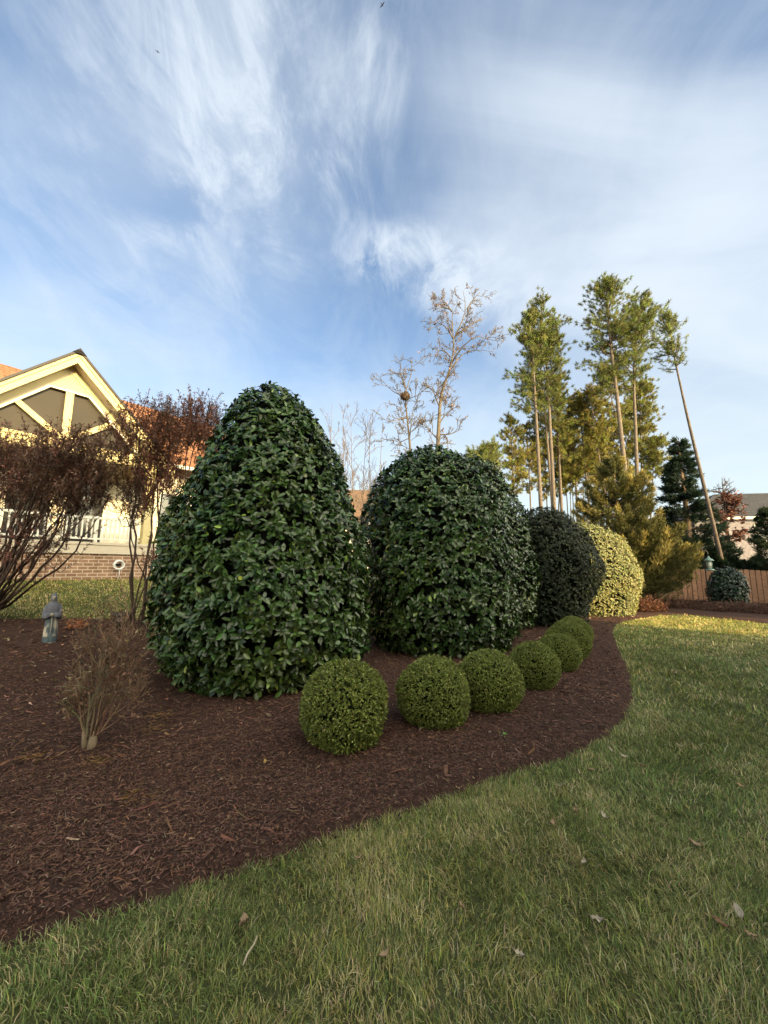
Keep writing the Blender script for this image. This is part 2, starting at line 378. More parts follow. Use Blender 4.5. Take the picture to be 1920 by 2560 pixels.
# shredded mulch pieces lying on the bed
def scatter(n, r0, r1, a0, a1, r=rng):
    rr = np.sqrt(r.uniform(r0 * r0, r1 * r1, n)); a = r.uniform(R(a0), R(a1), n)
    return rr * np.sin(a), rr * np.cos(a)
def mulch_chips():
    mb = MB()
    for (n, r0, r1, ln, wd) in [(120000, 1.3, 4.2, .022, .0040), (75000, 4.2, 8.2, .032, .0066), (26000, 8.2, 15, .065, .014), (700, 1.3, 5, .07, .011)]:
        x, y = scatter(n, r0, r1, -68, 62)
        k = bed_sd(x, y) > rng.uniform(-.03, .06, n); x = x[k]; y = y[k]; m = len(x)
        z = mulch_z(x, y) + .004 + rng.uniform(0, .014, m)
        an = rng.uniform(0, 2 * math.pi, m) ; tilt = rng.normal(0, .22, m)
        ax = np.stack([np.cos(an), np.sin(an), tilt], -1); nr = unit(np.array([0, 0, 1.]) + .45 * rng.normal(size=(m, 3)))
        L_ = ln * rng.lognormal(0, .5, m); W = wd * rng.lognormal(0, .4, m)
        ax = unit(ax); sd = unit(np.cross(nr, ax)); up = np.cross(ax, sd); bend = rng.normal(0, .14, m)
        P = np.stack([x, y, z], -1)
        tp = np.array([[-.5, -.35], [-.5, .35], [0, .5], [0, -.5], [.5, .22], [.5, -.22]])
        v = P[:, None] + tp[None, :, :1] * L_[:, None, None] * ax[:, None] + tp[None, :, 1:] * W[:, None, None] * sd[:, None]
        v += ((np.abs(tp[:, 0]) * 2)[None, :, None] * (bend * L_)[:, None, None]) * sd[:, None] * .6 + (1 - 2 * np.abs(tp[:, 0]))[None, :, None] * (.12 * L_)[:, None, None] * up[:, None] * .5
        f = (np.array([(0, 3, 2, 1), (3, 5, 4, 2)])[None] + (np.arange(m) * 6)[:, None, None]).reshape(-1, 4)
        g = rng.uniform(size=m)
        c = vary((.125, .066, .044), m, .36) * (.75 + .5 * fbm(x * .8, y * .8, 15, 2))[:, None]
        c[g > .93] = vary((.19, .12, .088), (g > .93).sum(), .25)
        c[g > .985] = vary((.30, .21, .13), (g > .985).sum(), .3)
        mb.add(v.reshape(-1, 3), quads=f, col=np.repeat(c, 6, 0))
    # a few clumps of pale straw
    for (u, v) in [(385, 1838), (395, 1806), (330, 2012), (80, 1912), (240, 1925)]:
        p = ground(u, v); m = 60
        P = np.stack([p[0] + rng.normal(0, .07, m), p[1] + rng.normal(0, .05, m)], -1); z = mulch_z(P[:, 0], P[:, 1]) + rng.uniform(.01, .03, m)
        a = rng.uniform(0, 6.28, m)
        leaves(mb, np.stack([P[:, 0], P[:, 1], z], -1), np.stack([np.cos(a), np.sin(a), rng.normal(0, .15, m)], -1), rvec(m) * .3 + [0, 0, 1], rng.uniform(.03, .08, m), .003, vary((.26, .16, .07), m), 'diamond')
    kind(mb.build('mulch_chips', M['chip'], smooth=False), 'stuff')
mulch_chips()

# lawn
def lawn():
    mb = MB()
    for (dens, r0, r1, ln, wd) in [(19000, .9, 3.2, .036, .0036), (8500, 3.2, 5.5, .038, .0054), (2000, 5.5, 9, .050, .010), (1300, 9, 16, .042, .013), (120, 16, 26, .06, .03)]:
        n = int(dens * (r1 * r1 - r0 * r0) * R(136) / 2)
        x, y = scatter(n, r0, r1, -68, 68)
        k = bed_sd(x, y) < rng.normal(.0, .012, n); x = x[k]; y = y[k]
        tuft = fbm(x * 9, y * 9, 31, 2)
        k = rng.uniform(size=len(x)) < .35 + 1.1 * tuft; x = x[k]; y = y[k]; tuft = tuft[k]; m = len(x)
        z = hgt(x, y) + .003
        lean = unit(np.stack([fbm(x * 2.2, y * 2.2, 51) - .5 + .34 * rng.normal(size=m), fbm(x * 2.2, y * 2.2, 61) - .5 + .34 * rng.normal(size=m), np.zeros(m)], -1))
        la = rng.uniform(.35, 1.7, m)[:, None]
        hl = ln * rng.lognormal(-.05, .33, m) * (.65 + .7 * tuft)
        dead = fbm(x * .9, y * .9, 71, 3) * .30 + fbm(x * 6, y * 6, 77, 2) * .50 + .10 + .24 * rng.normal(size=m)
        c = vary((.235, .285, .075), m, .42)
        warm = fbm(x * .5, y * .5, 91, 2)[:, None]; dead = dead + .10 * ((x < -3) & (y > 6)) + .05 * (y > 6)
        c = c * (1 + (warm - .5) * np.array([.9, .25, .1]))
        d = dead > .80; c[d] = vary((.56, .47, .26), d.sum(), .25)
        d2 = (dead > .65) & ~d; c[d2] = vary((.38, .35, .14), d2.sum(), .2)
        d3 = dead < .42; c[d3] = vary((.15, .20, .06), d3.sum(), .25)
        c = c * (1 + .55 * np.clip((y[:, None] - 7) / 4, 0, 1) * np.array([1.1, .8, .5]))  # far blades lightened and yellowed: sunlight painted into the lawn colour
        flat = rng.uniform(size=m) < .10
        la[flat] *= 2.2
        P = np.stack([x, y, z], -1); up = np.array([0, 0, 1.])
        a1 = unit(up + .5 * la * lean); a2 = unit(up * .8 + 1.5 * la * lean)
        sd = unit(np.cross(lean, up) + .5 * rng.normal(size=(m, 3)) * [1, 1, 0])
        w = wd * rng.uniform(.6, 1.25, m)
        m1 = P + a1 * (hl * .55)[:, None]; tip = m1 + a2 * (hl * .6)[:, None]
        h = (w / 2)[:, None] * sd
        v = np.stack([P - h, P + h, m1 - h * .8, m1 + h * .8, tip], 1)
        b = (np.arange(m) * 5)[:, None]
        cc = np.repeat(c, 5, 0)
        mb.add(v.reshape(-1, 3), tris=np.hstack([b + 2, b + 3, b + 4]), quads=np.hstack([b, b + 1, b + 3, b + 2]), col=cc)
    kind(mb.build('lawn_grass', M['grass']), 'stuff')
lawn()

# ------------------------------------------------------------------ clipped shrubs
def profile(rows, Yc, reach=.05):
    """Outline rows (y, left, right) read at distance Yc -> heights, axis x and radii (tangents to a round body)."""
    Z, X, Rr = [], [], []
    for (y, l, r) in rows:
        cy = (1280 - y * VS) / F; fw = CP - SP * cy
        a0 = math.atan2((l * VS - 960) / F, fw); a1 = math.atan2((r * VS - 960) / F, fw); th = (a0 + a1) / 2
        Z.append(CAMZ + Yc / fw * (SP + CP * cy)); X.append(Yc * math.tan(th)); q = Yc / math.cos(th) * math.sin((a1 - a0) / 2); Rr.append(q - min(reach, q * .12))
    Z, X, Rr = map(np.array, (Z, X, Rr))
    xc = np.average(X, weights=Rr)
    g = float(hgt(xc, Yc))
    k = Z > g + .25
    Z, X, Rr = Z[k], X[k], Rr[k]
    return Z - g, X - xc, Rr, xc, g
def clipped_shrub(name, label, cat, rows, Yc, n_ros, per, leaf, wid, col, young, tpl, m, group=None, seed=1, lift=.10, flat=1.0, lump=.02, youngp=.02, base=.84):
    r = np.random.default_rng(seed)
    Z, X, Rr, xc, g = profile(rows, Yc, leaf * .33)
    Z = np.concatenate([[Z[0] + .03], Z, [lift]]); X = np.concatenate([[X[0]], X, [X[-1]]]); Rr = np.concatenate([[.02], Rr, [Rr[-1] * base]])
    o = np.argsort(Z); Z, X, Rr = Z[o], X[o], Rr[o]
    zz = np.linspace(Z[0], Z[-1], 90); rr = np.interp(zz, Z, Rr); xx = np.interp(zz, Z, X)
    ker = np.ones(7) / 7
    rs = np.convolve(np.pad(rr, 3, mode='edge'), ker, 'valid'); rs[-4:] = rr[-4:]
    th = thing(name, label, cat, (xc, Yc, g), 0, group)
    # closed shell painted near-black for the shade inside; blocks the view through
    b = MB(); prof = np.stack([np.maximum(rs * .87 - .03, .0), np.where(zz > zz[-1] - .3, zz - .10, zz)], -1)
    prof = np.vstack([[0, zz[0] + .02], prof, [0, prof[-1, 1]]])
    b.lathe(prof[::3] if len(prof) > 40 else prof, 40, (float(np.mean(xx)), 0, 0)); b.build('shade_core', M['core'], th)
    st = MB(); rz = np.random.default_rng(seed + 50)
    for i in range(7):
        a = rz.uniform(0, 6.28); q = rz.uniform(.05, .3) * rs.max()
        st.tube([(q * math.cos(a) * .5, q * math.sin(a) * .5, -.05), (q * math.cos(a), q * math.sin(a), lift + .25), (2 * q * math.cos(a), 2 * q * math.sin(a), lift + .8)], [.035, .028, .02], 6, (.06, .045, .03))
    st.build('stem', M['twig'], th)
    # leaf shoots over the surface
    w = np.maximum(rs, .05) * np.sqrt(1 + np.gradient(rs, zz)**2); cdf = np.cumsum(w) / w.sum()
    mb = MB()
    for layer, (frac, d0, d1) in enumerate([(.74, -.06, .03), (.26, -.20, -.06)]):
        n = int(n_ros * frac)
        z = np.interp(r.uniform(size=n), cdf, zz); a = r.uniform(0, 2 * math.pi, n)
        lum = 1 + lump * np.sin(3 * a + 4 * z + seed) + lump * .8 * np.sin(7 * a - 5 * z) + lump * (fbm(a * 3 + 20, z * 3 + 9, seed) - .5)
        rad = np.interp(z, zz, rs); sl = np.interp(z, zz, np.gradient(rs, zz)).clip(-4, 1.5)
        nrm = unit(np.stack([np.cos(a), np.sin(a), -sl], -1))
        P = np.stack([np.interp(z, zz, xx) + rad * lum * np.cos(a), rad * lum * np.sin(a), z], -1) + nrm * (r.uniform(d0, d1, n) + (r.uniform(size=n) < .015) * (d1 > 0) * r.uniform(0, .09, n))[:, None] * flat
        axis = unit(nrm * .9 + np.array([0, 0, .38]) + .36 * rvec(n, r))
        N_ = n * per
        pi = np.repeat(np.arange(n), per)
        A = axis[pi]; t1 = unit(np.cross(A, rvec(N_, r))); t2 = np.cross(A, t1)
        sp = r.uniform(R(35), R(88), N_)[:, None]
        ax = A * np.cos(sp) + t1 * np.sin(sp) + np.array([0, 0, -.26])
        nr = A * np.sin(sp) - t1 * np.cos(sp) + .3 * rvec(N_, r)
        nr = np.where((nr * nrm[pi]).sum(-1, keepdims=True) < 0, -nr, nr)
        pos = P[pi] + A * r.uniform(-.4, .25, N_)[:, None] * leaf
        c = vary(col, N_, .34, r)
        tint = fbm(a * 2 + 5, z * 2.2, seed + 4)[pi][:, None]
        c = c * (1 + (tint - .5) * np.array([.9, .5, .2]))
        k = r.uniform(size=N_) < youngp; c[k] = vary(young, k.sum(), .25, r)
        k2 = pos[:, 2] > .015; 
        leaves(mb, pos[k2], ax[k2], nr[k2], (leaf * r.uniform(.5, 1.25, N_))[k2], (wid * r.uniform(.6, 1.2, N_))[k2], c[k2], tpl)
    mb.build('foliage', m, th)
    return th, xc, g

LAUREL = (.042, .076, .018); YOUNG = (.15, .21, .035)
G_L = 'clipped cherry laurels in the planting bed'
clipped_shrub('cherry_laurel', 'tallest egg-shaped clipped cherry laurel with glossy leaves behind the front boxwood ball', 'shrub',
              [(838, 570, 605), (848, 545, 625), (870, 515, 655), (900, 495, 680), (940, 473, 703), (1000, 437, 735), (1050, 405, 752), (1100, 372, 767), (1150, 352, 778), (1200, 336, 787), (1250, 327, 793), (1300, 322, 797), (1350, 328, 797), (1400, 345, 790)],
              6.0, 6000, 6, .100, .049, LAUREL, YOUNG, 'laurel', M['laurel'], G_L, 1, lift=.10)
clipped_shrub('cherry_laurel', 'dome-shaped clipped cherry laurel standing right beside the tallest laurel, bare tree above it', 'shrub',
              [(970, 905, 950), (985, 872, 985), (1010, 840, 1022), (1050, 806, 1060), (1100, 784, 1090), (1150, 776, 1104), (1200, 772, 1113), (1250, 772, 1118), (1300, 778, 1121), (1350, 790, 1118), (1385, 808, 1108)],
              8.1, 5200, 6, .100, .050, (.038, .070, .018), YOUNG, 'laurel', M['laurel'], G_L, 2)
clipped_shrub('cherry_laurel', 'partly hidden cherry laurel squeezed between the dome laurel and the dark small-leaved shrub', 'shrub',
              [(985, 985, 1030), (1005, 955, 1065), (1050, 915, 1098), (1100, 895, 1128), (1150, 880, 1146), (1200, 872, 1160), (1250, 870, 1167), (1300, 874, 1169), (1340, 885, 1166)],
              10.9, 4300, 6, .100, .050, (.034, .062, .018), YOUNG, 'laurel', M['laurel'], G_L, 3)
clipped_shrub('camellia_shrub', 'dark rounded small-leaved shrub in shade in front of the sunlit hedge shrub', 'shrub',
              [(1099, 1150, 1195), (1112, 1128, 1222), (1134, 1110, 1250), (1172, 1097, 1286), (1218, 1092, 1303), (1255, 1097, 1296), (1297, 1112, 1278)],
              11.0, 6800, 5, .066, .036, (.034, .046, .022), (.10, .12, .04), 'diamond', M['leaf'], None, 4, youngp=.03, lump=.04)
clipped_shrub('hedge_shrub', 'sunlit yellow-green clipped shrub, the only hedge in full sun', 'shrub',
              [(1130, 1200, 1252), (1140, 1178, 1291), (1157, 1162, 1332), (1178, 1154, 1356), (1205, 1149, 1373), (1238, 1147, 1384), (1273, 1147, 1385), (1300, 1152, 1378)],
              14.1, 12000, 5, .062, .037, (.23, .245, .090), (.40, .39, .18), 'diamond', M['leaf'], None, 5, youngp=.35, lift=.05, base=.93)
clipped_shrub('camellia_shrub', 'low dark round shrub growing against the wooden fence beside the lantern', 'shrub',
              [(1226, 1560, 1580), (1232, 1545, 1596), (1243, 1534, 1606), (1258, 1527, 1614), (1275, 1524, 1618)],
              15.6, 1700, 5, .085, .045, (.018, .036, .020), (.06, .1, .04), 'laurel', M['laurel'], None, 6, youngp=.02)

# clipped boxwood balls
def ball_mesh(seed):
    r = np.random.default_rng(seed); mb = MB(); n = 7600; per = 5
    d = rvec(n, r); d = d[d[:, 2] > -.86]; n = len(d)
    lum = 1 + .055 * (fbm(d[:, 0] * 2.2 + 9, d[:, 1] * 2.2 + d[:, 2] * 2, seed) - .5) * 2 + .025 * np.sin(4 * d[:, 0] + 3 * d[:, 2] + seed) - .03
    P = d * (lum * (1 - np.abs(r.normal(0, .05, n))))[:, None]
    pi = np.repeat(np.arange(n), per); N_ = n * per
    A = unit(d + .55 * rvec(n, r) + [0, 0, .25])[pi]; t1 = unit(np.cross(A, rvec(N_, r)))
    sp = r.uniform(R(20), R(70), N_)[:, None]
    ax = A * np.cos(sp) + t1 * np.sin(sp); nr = A * np.sin(sp) - t1 * np.cos(sp)
    pos = P[pi] + A * r.uniform(-.05, .03, N_)[:, None]
    c = vary((.165, .20, .036), N_, .45, r)
    k = r.uniform(size=N_) < .18; c[k] = vary((.34, .37, .10), k.sum(), .2, r)
    # leaf tone varies at random, whatever the depth in the ball
    leaves(mb, pos, ax, nr, .054 * r.uniform(.7, 1.25, N_), .029 * r.uniform(.8, 1.2, N_), c, 'diamond')
    return mb
BALLS = [(745, 1425, 1625, 200), (936, 1422, 1573, 164), (1058, 1398, 1547, 145), (1152, 1382, 1497, 114), (1207, 1367, 1457, 94), (1226, 1348, 1427, 96), (1240, 1337, 1402, 78)]
BL = ['largest clipped boxwood ball, nearest the lawn corner in front of the tallest laurel', 'second boxwood ball of the row, in front of the gap beside the dome laurel',
      'third boxwood ball of the row, under the dome laurel', 'fourth boxwood ball of the row, in the middle of the curve', 'fifth boxwood ball of the row, small and below the sixth',
      'sixth boxwood ball of the row, half hidden by the fifth', 'last small boxwood ball of the row, closest to the dark shrub']
protos = []
bp = []
for sd in (21, 22, 23):
    th = thing('boxwood_ball', 'boxwood', 'shrub', (0, 0, 0), 0, 'row of clipped boxwood balls along the bed edge')
    b = MB(); b.lathe([(0, -.83)] + [(.87 * math.sin(a), -.87 * math.cos(a)) for a in np.linspace(.42, math.pi - .02, 16)] + [(0, .87)], 32, (0, 0, 0)); b.build('shade_core', M['ballcore'], th)
    ball_mesh(sd).build('foliage', M['leaf'], th)
    protos.append(th)
for i, (x, y0, y1, w) in enumerate(BALLS):
    v = (y0 + y1) / 2 * VS; d = raydir(x * VS, v); k = w / 2 * VS / F * .965
    t = (CAMZ) / (-d[2] + .84 * k); rad = k * t
    p = np.array([0, 0, CAMZ]) + d * t
    if i < 3: o = protos[i]; o.location = tuple(p); o.rotation_euler = (0, 0, i); o.scale = (rad * 1.0,) * 3; o['label'] = BL[i]
    else: o = dup(protos[i % 3], p, i * 1.3, BL[i], scale=rad)
    o.scale = (rad * random.uniform(.98, 1.03), rad * random.uniform(.98, 1.03), rad * random.uniform(.95, 1.0))

# ------------------------------------------------------------------ the house with the porch gable
def house():
    base = at(239, 1357, 11.0)
    H = thing('brick_house', 'cream gabled house with brick base, white porch railing and orange-brown roof', 'house', (base[0], base[1], 0), math.atan2(.8, .6))
    def part(name, m, parent=H): 
        b = MB(); return b, lambda sm=False: b.build(name, m, parent, sm)
    S = -.95   # gable axis
    AP = 7.36
    b, f = part('foundation_wall', M['brick']); b.box(S - 2.42, S + 2.42, 0, 2.3, .4, 1.94); f()
    b, f = part('deck', M['beige']); b.box(S - 2.5, S + 2.5, -.06, .06, 1.943, 2.25); b.box(S - 2.5, S + 2.5, .06, 2.3, 2.12, 2.247); b.box(S - 2.5, S + 2.5, -.085, -.06, 2.19, 2.26); f()
    b, f = part('beam', M['cream']); b.box(S - 2.45, S + 2.45, -.02, .2, 4.6, 4.94); b.box(S - 2.47, S + 2.47, -.05, -.022, 4.86, 4.95); b.box(S + 2.2, S + 2.44, .2, 2.3, 4.6, 4.94); f()
    b, f = part('porch_ceiling', M['soffit']); b.box(S - 2.2, S + 2.2, .2, 2.3, 4.86, 4.93); f()
    for x in (S - 2.25, S + 2.25):
        b, f = part('column', M['cream'])
        b.box(x - .11, x + .11, -.01, .21, 2.253, 4.597); b.box(x - .14, x + .14, -.04, .24, 2.252, 2.45); b.box(x - .14, x + .14, -.04, .24, 4.45, 4.596); f()
    # railing: rails, posts and balusters
    rail = MB(); rail.box(S - 2.1, S + 2.1, .06, .13, 2.92, 2.98); rail.box(S - 2.1, S + 2.1, .075, .115, 2.34, 2.39); ro = rail.build('railing', M['white'], H, False)
    for x in (-2.0, 0.0):
        b = MB(); b.box(x - .045, x + .045, .055, .135, 2.253, 3.0); b.build('rail_post', M['white'], ro, False)
    bm = MB(); bm.box(-.018, .018, .078, .112, 2.39, 2.92); b0 = None
    for i in range(36):
        x = S - 2.02 + i * .115
        if min(abs(x), abs(x + 2)) < .07: continue
        if b0 is None: b0 = bm.build('baluster', M['white'], ro, False); b0.location = (x, 0, 0)
        else:
            c = b0.copy(); COL.objects.link(c); c.parent = ro; c.location = (x, 0, 0)
    # gable truss
    zt = 6.32; hw = .42; zb = 4.94
    b, f = part('gable_board', M['cream'])
    top = AP - .18
    b.prism([(S - hw, zt), (S + hw, zt), (S + (top - zt), zt), (S, top), (S - (top - zt), zt)], 0, .08)
    for s in (-1, 1):
        q = [(S + s * hw, zt), (S + s * (hw + zt - zb), zb), (S + s * (top - zb), zb), (S + s * (top - zt), zt)]
        b.prism(q if s < 0 else q[::-1], 0, .08)
    f()
    b, f = part('gable_trim', M['white'])
    b.prism([(S - hw - .03, zt), (S + hw + .03, zt), (S + hw + .05, zt + .045), (S - hw - .05, zt + .045)], -.03, -.002)
    for s in (-1, 1):
        q = [(S + s * (hw + .05), zt + .045), (S + s * (hw + zt - zb + .06), zb + .012), (S + s * (hw + zt - zb), zb + .012), (S + s * hw, zt + .002)]
        b.prism(q, -.032, -.004)
    f()
    b, f = part('gable_screen', M['screen']); b.prism([(S - hw - .02, zt + .02), (S - hw - zt + zb - .02, zb - .02), (S + hw + zt - zb + .02, zb - .02), (S + hw + .02, zt + .02)], .09, .12); f()
    b, f = part('king_post', M['cream']); b.box(S - .075, S + .075, -.015, .085, zb + .002, zt - .002); b.box(S - .09, S - .075, -.03, .0, zb + .003, zt - .003); b.box(S + .075, S + .09, -.03, 0, zb + .003, zt - .003); f()
    for s in (-1, 1):
        b, f = part('brace', M['cream'])
        d = unit(np.array([s * 1.02, .88])); n_ = np.array([-d[1], d[0]]) * .07
        a = np.array([S + s * .04, zb + .03]); e = np.array([S + s * 1.08, 5.76])
        b.prism([a + n_, a - n_, e - n_, e + n_], -.012, .086); f()
    # rake boards, soffits, roof slabs
    for s in (-1, 1):
        b, f = part('rake_board', M['cream'])
        q = [(S, AP), (S + s * 2.75, AP - 2.75), (S + s * 2.75, AP - 3.05), (S, AP - .30)]
        b.prism(q, -.40, -.36)
        q = [(S, AP - .0), (S + s * 2.76, AP - 2.76), (S + s * 2.76, AP - 2.86), (S, AP - .10)]
        b.prism(q, -.43, -.402); f()
        b, f = part('soffit', M['soffit'])
        q = [(S, AP - .24), (S + s * 2.7, AP - 2.94), (S + s * 2.7, AP - 2.97), (S, AP - .27)]
        b.prism(q, -.358, -.002); f()
        b, f = part('roof', M['shingle'])
        q = [(S, AP + .075), (S + s * 2.85, AP - 2.775), (S + s * 2.85, AP - 2.845), (S, AP + .005)]
        b.prism(q, -.46, 5.2); f()
    for s in (-1, 1):
        b, f = part('shade_edge', M['iron'])  # added dark strip: unlit look of the shingle edge put into colour
        q = [(S, AP + .085), (S + s * 2.86, AP - 2.775), (S + s * 2.86, AP - 2.85), (S, AP + .01)]
        b.prism(q, -.475, -.463); f()
        b, f = part('frieze_moulding', M['beige'])
        q = [(S, AP - .46), (S + s * 2.0, AP - 2.46), (S + s * 2.0, AP - 2.50), (S, AP - .50)]
        b.prism(q, -.03, -.003); f()
    b, f = part('ridge_cap', M['shingle_grey']); b.prism([(S - .16, AP - .07), (S, AP + .10), (S + .16, AP - .07), (S, AP + .06)], -.49, 4.8); f()
    # main body
    b, f = part('main_wall', M['siding']); b.box(-12.5, 6.0, 2.3, 8.6, .3, 5.7); b.prism([(2.35, 5.7), (8.55, 5.7), (5.45, 8.2)], -12.4, 5.9, axis='x'); f()
    RY = 5.0; RZ = 8.47
    def slab(y1, z1): return [(RY, RZ), (y1, z1), (y1, z1 - .12), (RY, RZ - .14)]
    mr = MB(); mr.prism(slab(1.6, 5.35), -13, 6.5, axis='x'); mr.prism(slab(8.9, 5.05), -13, 6.5, axis='x'); mr.build('roof', M['shingle'], H, False)
    for q in ((-13, S - 2.9), (S + 2.95, 6.5)):
        b, f = part('gutter', M['white']); b.box(q[0], q[1], 1.50, 1.62, 5.2, 5.32); f()
    for (x0, x1, z0, z1) in [(-2.9, -1.9, 2.3, 4.4), (-1.6, -.6, 2.3, 4.4), (-.2, .8, 2.3, 4.4), (2.6, 3.7, 2.6, 4.3), (4.3, 5.4, 2.6, 4.3)]:
        w = MB()
        for q in [(x0 - .07, x1 + .07, z1, z1 + .08), (x0 - .07, x1 + .07, z0 - .08, z0), (x0 - .07, x0, z0, z1), (x1, x1 + .07, z0, z1)]:
            w.box(q[0], q[1], 2.24, 2.298, q[2], q[3])
        wo = w.build('window', M['white'], H, False)
        p = MB(); p.box(x0, x1, 2.27, 2.29, z0, z1); p.build('pane', M['glass'], wo, False)
    return H
house()
# coiled hose on the brick base
def hose():
    H = at(294, 1412, 11.38)
    th = thing('garden_hose', 'coiled white garden hose hanging on the brick base of the gabled house', 'hose', (H[0] + .02, H[1] - .015, H[2]), math.atan2(.8, .6))
    b = MB(); pts = []
    for a in np.linspace(0, 2 * math.pi * 5, 170):
        k = a / (2 * math.pi * 5)
        pts.append((math.cos(a) * (.11 + .035 * k + .008 * math.sin(9 * a)), -.03 - .045 * math.sin(a * .6)**2 - .03, math.sin(a) * (.105 + .03 * k)))
    b.tube(pts, .013, 8); b.build('coil', M['hose'], th)
    b = MB(); b.tube([(.02, -.08, -.12), (.03, -.07, -.3), (.0, -.05, -.42)], .011, 8); b.build('hose_end', M['hose'], th)
    b = MB(); b.box(-.07, .07, -.02, .02, -.03, .03); b.tube([(0, -.0, .02), (0, -.13, .03), (0, -.14, .07)], .012, 8); b.build('hanger', M['iron'], th)
hose()

# houses far behind the bed
def far_house(name, label, pt, rz, w, d, wall_h, roof_h, wallm, roofm, wins=(), hip=1.5):
    H = thing(name, label, 'house', pt, rz)
    b = MB(); b.box(-w / 2, w / 2, 0, d, -.5, wall_h); b.build('wall', wallm, H, False)
    b = MB(); o = .4; x0, x1, y0, y1 = -w / 2 - o, w / 2 + o, -o, d + o; r0, r1 = -w / 2 + hip, w / 2 - hip
    z0 = wall_h; z1 = wall_h + roof_h; ym = d / 2
    v = [(x0, y0, z0), (x1, y0, z0), (x1, y1, z0), (x0, y1, z0), (r0, ym, z1), (r1, ym, z1), (x0, y0, z0 - .2), (x1, y0, z0 - .2), (x1, y1, z0 - .2), (x0, y1, z0 - .2)]
    b.add(v, tris=[(0, 4, 3), (1, 2, 5)], quads=[(0, 1, 5, 4), (2, 3, 4, 5), (6, 9, 8, 7)]); b.build('roof', roofm, H, False)
    b = MB(); b.box(x0 - .02, x1 + .02, y0 - .04, y0 + .02, z0 - .22, z0 + .01); b.build('fascia', M['white'], H, False)
    for (a, c, e, g) in wins:
        f = MB(); f.box(a - .1, a, -.06, -.003, e - .1, g + .1); f.box(c, c + .1, -.06, -.003, e - .1, g + .1); f.box(a, c, -.06, -.003, g, g + .1); f.box(a, c, -.06, -.003, e - .1, e); f.box(a, c, -.045, -.01, (e + g) / 2 - .03, (e + g) / 2 + .03)
        fo = f.build('window', M['white'], H, False)
        p = MB(); p.box(a, c, -.03, -.005, e, g); p.build('pane', M['glass'], fo, False)
    return H
p = at(1990, 1420, 36)
far_house('brick_house', 'pinkish brick house with grey hip roof beyond the wooden fence', (p[0] + .8, p[1], 0), R(-8), 17.5, 11, 6.3, 3.2, M['brick_far'], M['shingle_grey'],
          [(-3.6, -2.2, 4.1, 5.6), (-.2, 1.2, 4.1, 5.6), (3, 4.4, 4.1, 5.6), (-3.6, -2.2, .9, 2.6), (3, 4.4, .9, 2.6)], hip=5.5)
p = at(900, 1320, 40)
far_house('neighbour_house', 'brown-roofed house glimpsed in the gap between the two big laurels', (p[0], p[1], 1.5), R(8), 14, 9, 4.6, 4.3, M['siding'], M['shingle_brown'], [(-2, -1, 1, 2.5), (2, 3, 1, 2.5)], hip=1.0)

# unseen houses behind the camera, placed and sized to cast the garden's shade
def behind_house(label, c0, c1, s0, s1, eave, ridge):
    e1 = np.array([.741, .671]); e2 = np.array([-.671, .741])
    mid = e1 * (c0 + c1) / 2 + e2 * s1
    w = c1 - c0; d = s1 - s0
    H = thing('neighbour_house', label, 'house', (mid[0], mid[1], 0), math.atan2(.671, .741))
    b = MB(); b.box(-w / 2, w / 2, -d, 0, -.2, eave); b.prism([(-d, eave), (0, eave), (-d / 2, ridge - .15)], -w / 2, w / 2, axis='x'); b.build('wall', M['siding'], H, False)
    b = MB()
    for y in (.35, -d - .35):
        z = eave - .2
        b.prism([(-d / 2, ridge), (y, z), (y, z - .13), (-d / 2, ridge - .15)], -w / 2 - .02, w / 2 + .02, axis='x')
    b.build('roof', M['shingle_grey'], H, False)
    n = int(w / 3)
    for i in range(n):
        x = -w / 2 + (i + .5) * w / n
        for z in ([1, 4] if eave > 5 else [1]):
            f = MB()
            f.box(x - .6, x - .5, .003, .06, z, z + 1.5); f.box(x + .5, x + .6, .003, .06, z, z + 1.5); f.box(x - .5, x + .5, .003, .06, z + 1.4, z + 1.5); f.box(x - .5, x + .5, .003, .06, z, z + .1)
            fo = f.build('window', M['white'], H, False)
            p = MB(); p.box(x - .5, x + .5, .004, .03, z + .1, z + 1.4); p.build('pane', M['glass'], fo, False)
TAN = math.tan(SUN_EL)
Z0 = 7.9
behind_house('tall two-storey house behind the lawn whose shadow covers the garden', -14, 12.45, -15, -7, 6.4, Z0 + 11 * TAN)
Z2 = 2.95  # low house added to shade the far bed and fence
behind_house('unseen low single-storey house added beside the tall one to shade the far bed', 16.6, 40, -16, -9, 3.3, Z2 + 12.5 * TAN)

